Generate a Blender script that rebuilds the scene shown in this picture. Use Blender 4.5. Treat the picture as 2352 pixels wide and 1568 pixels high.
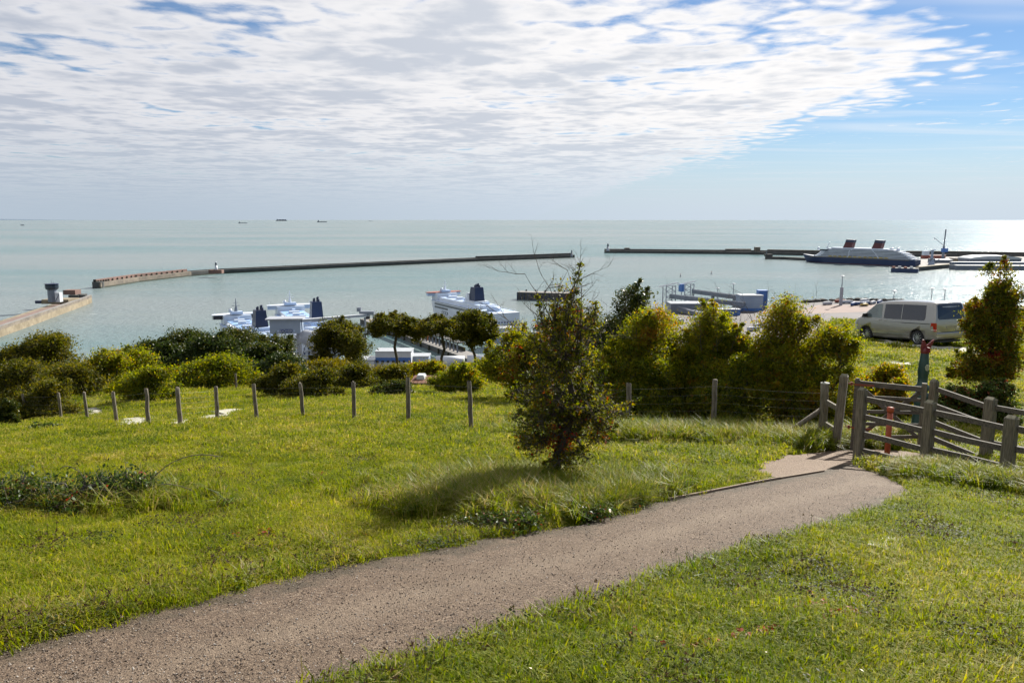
import bpy, math, random
import numpy as np
from mathutils import Vector
random.seed(7); RNG = np.random.default_rng(7)
R = math.radians
for _o in list(bpy.data.objects): bpy.data.objects.remove(_o)
scene = bpy.context.scene
COL = scene.collection

# ------------------------------------------------------------------ camera, sky, sun, exposure
PITCH, FPX, CU, CV = R(8.87), 1800.0, 1176.0, 784.0        # focal length in pixels of a 2352 px wide frame
cd = bpy.data.cameras.new('camera'); cam = bpy.data.objects.new('camera', cd); COL.objects.link(cam)
cd.sensor_width = 36.0; cd.lens = 36.0 * FPX / 2352.0; cd.clip_start = 0.1; cd.clip_end = 300000.0
cam.location = (0, 0, 0); cam.rotation_euler = (R(90) - PITCH, 0, 0)
scene.camera = cam

SUN_AZ, SUN_EL = R(37), R(31)                               # azimuth to the right of +Y
SUN_DIR = Vector((math.sin(SUN_AZ)*math.cos(SUN_EL), math.cos(SUN_AZ)*math.cos(SUN_EL), math.sin(SUN_EL)))
sd = bpy.data.lights.new('sun', 'SUN'); sun = bpy.data.objects.new('sun', sd); COL.objects.link(sun)
sd.energy = 5.0; sd.angle = R(0.53); sd.color = (1.0, 0.95, 0.86)
sun.rotation_euler = SUN_DIR.to_track_quat('Z', 'Y').to_euler()

scene.view_settings.view_transform = 'Standard'; scene.view_settings.look = 'None'
scene.view_settings.gamma = 1.0; scene.view_settings.exposure = 1.1
scene.view_settings.use_curve_mapping = False
cy = scene.cycles
cy.use_denoising = True; cy.max_bounces = 4; cy.diffuse_bounces = 2; cy.glossy_bounces = 2
cy.use_adaptive_sampling = True; cy.adaptive_threshold = 0.018; cy.adaptive_min_samples = 16
cy.transmission_bounces = 3; cy.transparent_max_bounces = 4; cy.caustics_reflective = False; cy.caustics_refractive = False
cy.sample_clamp_indirect = 6.0

def nodes_of(tree):
    n = tree.nodes; l = tree.links
    return n, l
def mathn(n, l, op, a, b=None, c=None, clamp=False):
    m = n.new('ShaderNodeMath'); m.operation = op; m.use_clamp = clamp
    for i, x in enumerate((a, b, c)):
        if x is None: continue
        if isinstance(x, (int, float)): m.inputs[i].default_value = x
        else: l.new(x, m.inputs[i])
    return m.outputs[0]
def mixc(n, l, fac, a, b):
    m = n.new('ShaderNodeMix'); m.data_type = 'RGBA'
    for i, x in ((0, fac), (6, a), (7, b)):
        if isinstance(x, (int, float)): m.inputs[i].default_value = x
        elif isinstance(x, tuple): m.inputs[i].default_value = (*x[:3], 1)
        else: l.new(x, m.inputs[i])
    return m.outputs[2]
def smooth(n, l, x, lo, hi, a=0.0, b=1.0):
    m = n.new('ShaderNodeMapRange'); m.interpolation_type = 'SMOOTHSTEP'
    l.new(x, m.inputs[0])
    for i, v in ((1, lo), (2, hi), (3, a), (4, b)): m.inputs[i].default_value = v
    return m.outputs[0]
def noise(n, l, vec, scale, detail=4, rough=0.5, dist=0.0, dim='3D'):
    m = n.new('ShaderNodeTexNoise'); m.noise_dimensions = dim; m.inputs['Scale'].default_value = scale
    m.inputs['Detail'].default_value = detail; m.inputs['Roughness'].default_value = rough
    m.inputs['Distortion'].default_value = dist
    if vec is not None: l.new(vec, m.inputs['Vector'])
    return m.outputs[0]
def comb(n, l, x, y, z):
    m = n.new('ShaderNodeCombineXYZ')
    for i, v in enumerate((x, y, z)):
        if isinstance(v, (int, float)): m.inputs[i].default_value = v
        else: l.new(v, m.inputs[i])
    return m.outputs[0]

world = bpy.data.worlds.new('World'); scene.world = world; world.use_nodes = True
SKY_OFF = (0.0, 0.0)
def build_sky():
    n, l = nodes_of(world.node_tree); n.clear()
    out = n.new('ShaderNodeOutputWorld'); bg = n.new('ShaderNodeBackground')
    bg.inputs[1].default_value = 0.05
    sky = n.new('ShaderNodeTexSky'); sky.sky_type = 'NISHITA'; sky.sun_disc = False
    sky.sun_elevation = SUN_EL; sky.sun_rotation = SUN_AZ
    sky.altitude = 100; sky.air_density = 1.0; sky.dust_density = 0.05; sky.ozone_density = 2.0
    sk = n.new('ShaderNodeMix'); sk.data_type = 'RGBA'; sk.blend_type = 'MULTIPLY'; sk.inputs[0].default_value = 1
    l.new(sky.outputs[0], sk.inputs[6]); sk.inputs[7].default_value = (0.58, 0.70, 0.86, 1)
    tc = n.new('ShaderNodeTexCoord'); sx = n.new('ShaderNodeSeparateXYZ'); l.new(tc.outputs['Generated'], sx.inputs[0])
    x, y, z = sx.outputs
    zc = mathn(n, l, 'ADD', mathn(n, l, 'MAXIMUM', z, 0.0), 0.008)
    px = mathn(n, l, 'DIVIDE', x, zc); py = mathn(n, l, 'DIVIDE', y, zc)
    P = comb(n, l, px, py, 0.0)
    # one cloud deck seen in perspective; its edge runs away from the viewer on the right
    OFF = n.new('ShaderNodeVectorMath'); OFF.operation = 'ADD'; l.new(P, OFF.inputs[0]); OFF.inputs[1].default_value = (SKY_OFF[0], SKY_OFF[1], 0); PO = OFF.outputs[0]
    big = noise(n, l, PO, 0.55, 2, 0.5, dim='2D')
    cell = noise(n, l, PO, 2.6, 5, 0.6, 0.1, '2D')
    puff = n.new('ShaderNodeTexVoronoi'); puff.voronoi_dimensions = '2D'; puff.feature = 'SMOOTH_F1'; puff.inputs['Scale'].default_value = 4.2; puff.inputs['Smoothness'].default_value = 0.5
    wob = n.new('ShaderNodeTexNoise'); wob.noise_dimensions = '2D'; wob.inputs['Detail'].default_value = 1; wob.inputs['Scale'].default_value = 3.0; l.new(PO, wob.inputs['Vector'])
    wv = n.new('ShaderNodeVectorMath'); wv.operation = 'MULTIPLY_ADD'; l.new(wob.outputs['Color'], wv.inputs[0]); wv.inputs[1].default_value = (0.35, 0.35, 0); l.new(PO, wv.inputs[2])
    l.new(wv.outputs[0], puff.inputs['Vector']); pf = puff.outputs['Distance']
    soft = noise(n, l, PO, 1.1, 3, 0.5, dim='2D')
    ragged = mathn(n, l, 'MULTIPLY_ADD', mathn(n, l, 'SUBTRACT', big, 0.5), 3.0, px)
    ragged = mathn(n, l, 'MULTIPLY_ADD', mathn(n, l, 'SUBTRACT', cell, 0.5), 1.3, ragged)
    ragged = mathn(n, l, 'ADD', ragged, smooth(n, l, py, 2.6, 5.6, 1.5, 0.0))
    side = smooth(n, l, ragged, 1.8, 3.8, 0.55, -0.55)
    near = smooth(n, l, py, 2.4, 5.5, -0.12, 0.20)
    def plus(a_, x_, k_): return mathn(n, l, 'MULTIPLY_ADD', mathn(n, l, 'SUBTRACT', x_, 0.5), k_, a_)
    dens = mathn(n, l, 'ADD', side, near)
    dens = plus(dens, cell, 1.0); dens = plus(dens, big, 1.5); dens = mathn(n, l, 'MULTIPLY_ADD', mathn(n, l, 'SUBTRACT', 0.38, pf), 0.75, dens)
    fine = noise(n, l, PO, 7.0, 5, 0.6, 0.3, '2D'); dens = plus(dens, fine, 0.5)
    cover = smooth(n, l, dens, -0.10, 0.50)
    # thin high streaks in the clear part
    Pw = n.new('ShaderNodeMapping'); Pw.inputs['Rotation'].default_value = (0, 0, R(28)); Pw.inputs['Scale'].default_value = (0.35, 1.2, 1)
    l.new(PO, Pw.inputs[0])
    wisp = smooth(n, l, noise(n, l, Pw.outputs[0], 0.8, 3, 0.55, 0.4, '2D'), 0.44, 0.85, 0.0, 0.42)
    cover = mathn(n, l, 'MAXIMUM', cover, wisp)
    # self-shading of the deck: thick parts greyer, thin edges and the sunward side brighter
    thick = smooth(n, l, plus(plus(dens, soft, 1.5), cell, 0.6), 0.30, 1.30)
    dotm = n.new('ShaderNodeVectorMath'); dotm.operation = 'DOT_PRODUCT'
    l.new(tc.outputs['Generated'], dotm.inputs[0]); dotm.inputs[1].default_value = SUN_DIR
    sunny = smooth(n, l, dotm.outputs['Value'], 0.35, 0.98)
    S = 8.6
    ccol = mixc(n, l, thick, (1.0*S, 1.0*S, 1.02*S), (0.66*S, 0.71*S, 0.80*S))
    bright = mixc(n, l, sunny, (0.82, 0.83, 0.86), (1.12, 1.10, 1.07))
    mul = n.new('ShaderNodeMix'); mul.data_type = 'RGBA'; mul.blend_type = 'MULTIPLY'; mul.inputs[0].default_value = 1
    l.new(ccol, mul.inputs[6]); l.new(bright, mul.inputs[7])
    col = mixc(n, l, cover, sk.outputs[2], mul.outputs[2])
    # the pale hazy band over the horizon
    hz = smooth(n, l, z, -0.004, 0.13, 0.97, 0.0)
    hcol = mixc(n, l, sunny, (4.3, 5.1, 6.0), (6.0, 6.9, 7.9))
    col = mixc(n, l, hz, col, hcol)
    l.new(col, bg.inputs[0]); l.new(bg.outputs[0], out.inputs[0])
build_sky()

# ------------------------------------------------------------------ where things stand
SEA, QUAY = -106.0, -101.5
cP, sP = math.cos(PITCH), math.sin(PITCH)
def ray(u, v):                                              # direction with forward part 1
    s = (CV - v) / FPX; f = cP + s*sP
    return ((u - CU)/FPX/f, 1.0, (-sP + s*cP)/f)
def at_z(u, v, z):
    d = ray(u, v); t = z/d[2]; return Vector((d[0]*t, t, z))
def at_y(u, v, y):
    d = ray(u, v); return Vector((d[0]*y, y, d[2]*y))
def hash2(ix, iy, seed):
    h = (ix.astype(np.int64)*374761393 + iy.astype(np.int64)*668265263 + seed*1442695041) & 0x7fffffff
    h = ((h ^ (h >> 13))*1274126177) & 0x7fffffff
    return ((h ^ (h >> 16)) & 0xffff)/65535.0
def vnoise(x, y, seed=0):
    x = np.asarray(x, float); y = np.asarray(y, float)
    ix = np.floor(x); iy = np.floor(y); fx = x-ix; fy = y-iy
    fx = fx*fx*(3-2*fx); fy = fy*fy*(3-2*fy)
    a = hash2(ix, iy, seed); b = hash2(ix+1, iy, seed); c = hash2(ix, iy+1, seed); d = hash2(ix+1, iy+1, seed)
    return (a*(1-fx)+b*fx)*(1-fy) + (c*(1-fx)+d*fx)*fy
def fbm(x, y, seed=0, o=3):
    s = 0; a = 0.5; t = 0
    for k in range(o):
        s = s + a*vnoise(np.asarray(x)*2**k, np.asarray(y)*2**k, seed+k); t += a; a *= 0.5
    return s/t
def sstep(x, lo, hi):
    t = np.clip((np.asarray(x, float)-lo)/(hi-lo), 0, 1); return t*t*(3-2*t)
def H_base(x, y):
    x = np.asarray(x, float); y = np.asarray(y, float)
    yy = np.maximum(y, -4)
    p = -1.65 - 0.184*yy - 0.0187*np.clip(x, -60, 40) - 0.0035*np.minimum(np.maximum(-x, 0), 22)**2*(1-0.85*sstep(y, 29, 44))
    cp = -5.57 - 0.045*(y-34.9) - 0.30*np.maximum(0, y-44)
    w = sstep(x-0.33*y, -0.5, 4.0)*sstep(y, 12, 17)
    h = p*(1-w) + np.maximum(p, cp)*w
    h = h - 0.9*np.maximum(0, y-112) - 0.8*np.maximum(0, y-135)
    return np.maximum(h, -104.5)
# path outline, pixels of the photograph put on the slope
def on(u, v, fn=None):
    fn = fn or H
    d = ray(u, v); t = np.geomspace(1.0, 170.0, 700)
    g = d[2]*t - fn(d[0]*t, t)
    k = int(np.argmax(g < 0)) if (g < 0).any() else 699
    k = max(k, 1); f = g[k-1]/(g[k-1]-g[k]+1e-12); tt = float(t[k-1]+(t[k]-t[k-1])*f)
    return Vector((d[0]*tt, tt, float(fn(d[0]*tt, tt))))
PL = [(-420, 1600), (-200, 1545), (0, 1495), (300, 1420), (600, 1350), (800, 1302), (1000, 1267), (1200, 1228), (1330, 1210), (1540, 1148), (1700, 1117), (1820, 1097), (1890, 1085), (1930, 1070), (1970, 1068), (2020, 1088), (2060, 1108)]
PR = [(430, 1740), (640, 1640), (830, 1568), (1000, 1515), (1150, 1460), (1300, 1405), (1400, 1370), (1500, 1330), (1620, 1290), (1750, 1250), (1830, 1228), (1900, 1207), (1960, 1185), (2010, 1165), (2055, 1149), (2092, 1132)]
PLw = np.array([on(u, v, H_base)[:2] for u, v in PL]); PRw = np.array([on(u, v, H_base)[:2] for u, v in PR])
PATH_POLY = np.vstack([PLw, PRw[::-1]])
SIDE = [(1735, 1085), (1745, 1062), (1800, 1046), (1880, 1038), (1960, 1030), (2060, 1034), (2150, 1046), (2140, 1068), (2060, 1070), (1985, 1062), (1945, 1076), (1890, 1087), (1800, 1100)]
SIDE_POLY = np.array([on(u, v, H_base)[:2] for u, v in SIDE])
def in_poly(px, py, poly):
    px = np.asarray(px, float); py = np.asarray(py, float)
    ins = np.zeros(px.shape, bool); n = len(poly); j = n-1
    for i in range(n):
        xi, yi = poly[i]; xj, yj = poly[j]
        c = ((yi > py) != (yj > py)) & (px < (xj-xi)*(py-yi)/(yj-yi+1e-12)+xi)
        ins ^= c; j = i
    return ins
def dist_poly(px, py, poly, closed=True):
    px = np.asarray(px, float); py = np.asarray(py, float); best = np.full(px.shape, 1e9); n = len(poly)
    for i in range(n if closed else n-1):
        a = poly[i]; b = poly[(i+1) % n]; ab = b-a; L2 = float(ab@ab)+1e-12
        t = np.clip(((px-a[0])*ab[0]+(py-a[1])*ab[1])/L2, 0, 1)
        best = np.minimum(best, np.hypot(px-a[0]-t*ab[0], py-a[1]-t*ab[1]))
    return best
def path_sd(x, y):                                          # negative inside the gravel
    d = dist_poly(x, y, PATH_POLY); d = np.where(in_poly(x, y, PATH_POLY), -d, d)
    e = dist_poly(x, y, SIDE_POLY); e = np.where(in_poly(x, y, SIDE_POLY), -e, e)
    return np.minimum(d, e)
def H(x, y):
    x = np.asarray(x, float); y = np.asarray(y, float)
    b = H_base(x, y)
    near = sstep(path_sd(x, y), 0.02, 0.5) if x.size < 400000 else 1.0
    amp = 1 - sstep(y, 95, 112)
    bump = (fbm(x*0.55, y*0.55, 3)-0.5)*0.22 + (fbm(x*2.3, y*2.3, 11)-0.5)*0.07
    big = (fbm(x*0.09, y*0.09, 21)-0.5)*1.0*sstep(y, 24, 45)
    return b + (bump + 0.03)*near*amp + big*amp
# ------------------------------------------------------------------ materials (all procedural)
MATS = {}
def mat(name, c1, c2=None, scale=3.0, rough=0.7, metal=0.0, bump=0.0, spec=0.5, stretch=None, coat=0.0):
    m = bpy.data.materials.new(name); m.use_nodes = True; n, l = nodes_of(m.node_tree)
    b = n['Principled BSDF']; b.inputs['Roughness'].default_value = rough; b.inputs['Metallic'].default_value = metal
    b.inputs['Specular IOR Level'].default_value = spec; b.inputs['Coat Weight'].default_value = coat
    tc = n.new('ShaderNodeTexCoord'); v = tc.outputs['Object']
    if stretch:
        mp = n.new('ShaderNodeMapping'); mp.inputs['Scale'].default_value = stretch; l.new(v, mp.inputs[0]); v = mp.outputs[0]
    f = noise(n, l, v, scale, 6, 0.62)
    f2 = smooth(n, l, f, 0.3, 0.7)
    c2 = c2 or tuple(x*0.82 for x in c1)
    l.new(mixc(n, l, f2, c2, c1), b.inputs['Base Color'])
    if bump:
        bp = n.new('ShaderNodeBump'); bp.inputs['Strength'].default_value = bump; bp.inputs['Distance'].default_value = 0.02
        l.new(f, bp.inputs['Height']); l.new(bp.outputs[0], b.inputs['Normal'])
    MATS[name] = m; return m
def leafmat(name, stops, trans=0.45, rough=0.6, rnd=0.0):
    m = bpy.data.materials.new(name); m.use_nodes = True; n, l = nodes_of(m.node_tree)
    b = n['Principled BSDF']; out = n['Material Output']; b.inputs['Roughness'].default_value = rough
    b.inputs['Specular IOR Level'].default_value = 0.16
    at = n.new('ShaderNodeAttribute'); at.attribute_name = 'tint'; f = at.outputs['Fac']
    if rnd:
        oi = n.new('ShaderNodeObjectInfo'); ge = n.new('ShaderNodeNewGeometry')
        f = mathn(n, l, 'ADD', f, mathn(n, l, 'MULTIPLY', mathn(n, l, 'SUBTRACT', oi.outputs['Random'], 0.5), rnd))
        w = noise(n, l, ge.outputs['Position'], 0.45, 4, 0.6)
        f = mathn(n, l, 'ADD', f, mathn(n, l, 'MULTIPLY', mathn(n, l, 'SUBTRACT', w, 0.5), 1.3), clamp=True)
    r = n.new('ShaderNodeValToRGB'); l.new(f, r.inputs[0]); e = r.color_ramp.elements
    while len(e) < len(stops): e.new(0.5)
    for k, (p, c) in enumerate(stops): e[k].position = p; e[k].color = (*c, 1)
    l.new(r.outputs[0], b.inputs['Base Color'])
    tr = n.new('ShaderNodeBsdfTranslucent'); hs = n.new('ShaderNodeHueSaturation')
    hs.inputs['Saturation'].default_value = 1.1; hs.inputs['Value'].default_value = 1.6; hs.inputs['Hue'].default_value = 0.492
    l.new(r.outputs[0], hs.inputs['Color']); l.new(hs.outputs[0], tr.inputs[0])
    mx = n.new('ShaderNodeMixShader'); mx.inputs[0].default_value = trans
    l.new(b.outputs[0], mx.inputs[1]); l.new(tr.outputs[0], mx.inputs[2]); l.new(mx.outputs[0], out.inputs[0])
    MATS[name] = m; return m

mat('white_paint', (0.56, 0.58, 0.61), (0.44, 0.46, 0.49), 0.08, 0.45)
mat('ship_white', (0.64, 0.68, 0.74), (0.52, 0.57, 0.65), 0.06, 0.4)
mat('deck_blue', (0.20, 0.36, 0.62), (0.28, 0.42, 0.66), 0.1, 0.5)  # ferry decks: the blue of reflected sky is put into the colour
mat('deck_pale', (0.46, 0.56, 0.72), (0.38, 0.48, 0.66), 0.12, 0.5)
mat('navy', (0.012, 0.022, 0.06), (0.02, 0.03, 0.07), 0.1, 0.4)
mat('hull_blue', (0.012, 0.03, 0.09), (0.02, 0.04, 0.10), 0.05, 0.45)
mat('ship_band', (0.07, 0.09, 0.10), (0.10, 0.12, 0.13), 0.2, 0.35)
mat('glass_dark', (0.02, 0.03, 0.045), (0.03, 0.04, 0.055), 0.4, 0.12)
mat('funnel_red', (0.10, 0.018, 0.022), (0.07, 0.015, 0.02), 0.1, 0.5)
mat('red_deck', (0.30, 0.08, 0.05), (0.24, 0.07, 0.05), 0.2, 0.6)
mat('orange_boat', (0.62, 0.16, 0.04), None, 0.5, 0.5)
mat('yellow_trim', (0.5, 0.38, 0.12), None, 0.5, 0.5)
mat('stone_pale', (0.26, 0.215, 0.145), (0.15, 0.12, 0.075), 0.12, 0.9, bump=0.5)
mat('stone_dark', (0.085, 0.085, 0.08), (0.05, 0.052, 0.05), 0.1, 0.9, bump=0.5)
mat('stone_mid', (0.20, 0.165, 0.125), (0.10, 0.085, 0.07), 0.1, 0.9, bump=0.5)
mat('stone_red', (0.19, 0.11, 0.085), (0.13, 0.08, 0.07), 0.15, 0.9)
mat('weedy', (0.03, 0.035, 0.03), (0.05, 0.055, 0.03), 0.3, 0.9)
mat('rubber', (0.012, 0.012, 0.014), (0.022, 0.022, 0.024), 6, 0.75)
mat('concrete', (0.22, 0.205, 0.19), (0.17, 0.16, 0.15), 0.05, 0.9)
mat('tarmac', (0.085, 0.078, 0.078), (0.115, 0.10, 0.098), 0.02, 0.9)
mat('tarmac_red', (0.20, 0.135, 0.11), (0.165, 0.115, 0.095), 0.03, 0.9)
mat('steel_grey', (0.17, 0.195, 0.235), (0.13, 0.15, 0.185), 0.3, 0.5)
mat('steel_pale', (0.36, 0.38, 0.42), (0.29, 0.31, 0.35), 0.3, 0.5)
mat('clad_blue', (0.06, 0.16, 0.42), (0.05, 0.13, 0.36), 0.2, 0.5)
mat('clad_pale', (0.30, 0.36, 0.46), (0.25, 0.31, 0.40), 0.1, 0.5)
mat('sign_blue', (0.015, 0.06, 0.22), None, 0.5, 0.4)
mat('shed_roof', (0.42, 0.44, 0.46), (0.33, 0.35, 0.37), 0.05, 0.4)
mat('container_blue', (0.05, 0.10, 0.25), None, 0.4, 0.6)
mat('rust', (0.26, 0.07, 0.03), (0.16, 0.045, 0.025), 8, 0.85, bump=0.3)
mat('orange_plastic', (0.36, 0.065, 0.016), (0.27, 0.05, 0.013), 5, 0.5)
mat('rock', (0.06, 0.058, 0.052), (0.035, 0.034, 0.03), 0.4, 0.95, bump=0.6)
mat('far_ship', (0.10, 0.13, 0.17), None, 0.02, 0.8)  # bluish haze of distance put into the hull colour
mat('far_coast', (0.10, 0.15, 0.21), (0.09, 0.135, 0.19), 0.0005, 1.0)  # blue of the hazy air is mixed into this land colour
mat('timber_grey', (0.200, 0.172, 0.120), (0.070, 0.060, 0.042), 6.0, 0.85, bump=0.5, stretch=(9, 9, 0.7))
mat('timber_dark', (0.140, 0.120, 0.092), (0.044, 0.038, 0.030), 5.0, 0.85, bump=0.5, stretch=(1.0, 9, 9))
mat('post_grey', (0.20, 0.17, 0.125), (0.07, 0.058, 0.042), 5.0, 0.9, bump=0.6, stretch=(9, 9, 0.8))
mat('end_grain', (0.20, 0.18, 0.12), (0.10, 0.095, 0.05), 14.0, 0.9)
mat('lichen_top', (0.42, 0.42, 0.40), (0.22, 0.22, 0.15), 22.0, 0.9)
mat('edging', (0.26, 0.19, 0.13), (0.13, 0.095, 0.065), 8.0, 0.9, bump=0.4, stretch=(1, 8, 8))
mat('wire', (0.23, 0.23, 0.22), None, 3, 0.45, metal=0.8)
mat('bark', (0.085, 0.07, 0.052), (0.035, 0.028, 0.022), 9.0, 0.95, bump=0.8)
mat('bark_grey', (0.14, 0.125, 0.10), (0.07, 0.06, 0.05), 9.0, 0.95, bump=0.8)
mat('post_green', (0.015, 0.045, 0.042), (0.022, 0.06, 0.055), 4.0, 0.38)
mat('finger_red', (0.19, 0.02, 0.024), (0.13, 0.016, 0.02), 5.0, 0.45)
mat('badge', (0.42, 0.40, 0.28), (0.2, 0.22, 0.16), 30.0, 0.5)
mat('chalk', (0.50, 0.48, 0.42), (0.24, 0.23, 0.14), 5.0, 0.95, bump=0.4)
mat('roof_tile', (0.17, 0.062, 0.028), (0.09, 0.042, 0.022), 7.0, 0.9, bump=0.5)
mat('hut_wall', (0.30, 0.22, 0.16), (0.2, 0.15, 0.11), 6.0, 0.9)
mat('van_paint', (0.36, 0.343, 0.312), (0.335, 0.32, 0.29), 40.0, 0.26, metal=0.5, coat=0.9)
mat('van_glass', (0.010, 0.015, 0.026), (0.014, 0.02, 0.034), 1.2, 0.06, spec=0.8)
mat('van_glass_pale', (0.16, 0.20, 0.20), (0.10, 0.13, 0.14), 2.5, 0.08, spec=0.8)  # opaque grey; light seen through the cab windows put into the colour
mat('van_black', (0.016, 0.016, 0.018), None, 9, 0.5)
mat('alloy', (0.55, 0.56, 0.58), (0.48, 0.49, 0.5), 9, 0.28, metal=0.9)
mat('tail_red', (0.45, 0.012, 0.012), (0.32, 0.01, 0.012), 9, 0.15, coat=0.8)
mat('tail_white', (0.7, 0.66, 0.64), None, 9, 0.2)
mat('plate_yellow', (0.30, 0.27, 0.16), None, 9, 0.5)
mat('berry', (0.20, 0.012, 0.010), (0.10, 0.01, 0.01), 30, 0.4)
# foliage: tint runs from deep green over olive to autumn rust
leafmat('leaf_hawthorn', [(0.0, (0.034, 0.050, 0.006)), (0.35, (0.098, 0.115, 0.010)), (0.62, (0.205, 0.185, 0.014)), (0.82, (0.19, 0.10, 0.016)), (1.0, (0.22, 0.030, 0.014))], 0.48)
leafmat('leaf_olive', [(0.0, (0.050, 0.078, 0.007)), (0.4, (0.145, 0.168, 0.012)), (0.75, (0.265, 0.240, 0.015)), (1.0, (0.27, 0.13, 0.02))], 0.54)
leafmat('leaf_dark', [(0.0, (0.012, 0.026, 0.006)), (0.5, (0.034, 0.054, 0.009)), (1.0, (0.11, 0.105, 0.013))], 0.28, 0.4)
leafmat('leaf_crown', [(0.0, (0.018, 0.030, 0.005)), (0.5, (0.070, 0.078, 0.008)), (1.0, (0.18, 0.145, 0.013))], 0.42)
leafmat('leaf_bramble', [(0.0, (0.022, 0.045, 0.010)), (0.6, (0.060, 0.095, 0.018)), (0.9, (0.12, 0.11, 0.025)), (1.0, (0.2, 0.05, 0.025))], 0.3, 0.42)
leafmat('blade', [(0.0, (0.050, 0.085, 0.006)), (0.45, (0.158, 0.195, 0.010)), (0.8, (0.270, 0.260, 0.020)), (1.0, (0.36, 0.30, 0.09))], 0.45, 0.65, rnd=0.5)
leafmat('blade_long', [(0.0, (0.045, 0.085, 0.005)), (0.5, (0.160, 0.195, 0.008)), (0.85, (0.20, 0.20, 0.026)), (1.0, (0.29, 0.23, 0.09))], 0.45, 0.5, rnd=0.35)
leafmat('weed', [(0.0, (0.018, 0.032, 0.008)), (0.5, (0.045, 0.060, 0.014)), (0.8, (0.075, 0.045, 0.022)), (1.0, (0.05, 0.025, 0.018))], 0.2, 0.6, rnd=0.3)
leafmat('red_leaf', [(0.0, (0.07, 0.06, 0.02)), (0.5, (0.22, 0.06, 0.02)), (1.0, (0.38, 0.08, 0.03))], 0.4, 0.5, rnd=0.3)
leafmat('flower', [(0.0, (0.65, 0.50, 0.03)), (1.0, (0.75, 0.70, 0.6))], 0.2, 0.5)

# ------------------------------------------------------------------ mesh helpers
def raw_mesh(name, V, F, mats, tint=None, smooth_=False):
    V = np.asarray(V, np.float32); me = bpy.data.meshes.new(name)
    if isinstance(F, np.ndarray):
        k = F.shape[1]; m = len(F)
        me.vertices.add(len(V)); me.vertices.foreach_set('co', V.ravel())
        me.loops.add(m*k); me.loops.foreach_set('vertex_index', F.astype(np.int32).ravel())
        me.polygons.add(m); me.polygons.foreach_set('loop_start', np.arange(0, m*k, k, dtype=np.int32))
        me.update(calc_edges=True)
    else:
        me.from_pydata([tuple(v) for v in V], [], F); me.update()
    for m_ in (mats if isinstance(mats, (list, tuple)) else [mats]): me.materials.append(MATS[m_])
    if tint is not None:
        a = me.attributes.new('tint', 'FLOAT', 'FACE'); a.data.foreach_set('value', np.asarray(tint, np.float32))
    if smooth_: me.polygons.foreach_set('use_smooth', np.ones(len(me.polygons), bool))
    return me
def link(name, me, parent=None):
    o = bpy.data.objects.new(name, me); COL.objects.link(o)
    if parent is not None: o.parent = parent
    return o
def tag(o, label=None, cat=None, group=None, kind=None):
    if label: o['label'] = label
    if cat: o['category'] = cat
    if group: o['group'] = group
    if kind: o['kind'] = kind
    return o
def thing(name, label, cat, loc=(0, 0, 0), rz=0.0, group=None):
    o = bpy.data.objects.new(name, None); COL.objects.link(o); o.empty_display_size = 0.2
    o.location = loc; o.rotation_euler = (0, 0, rz); return tag(o, label, cat, group)
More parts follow.
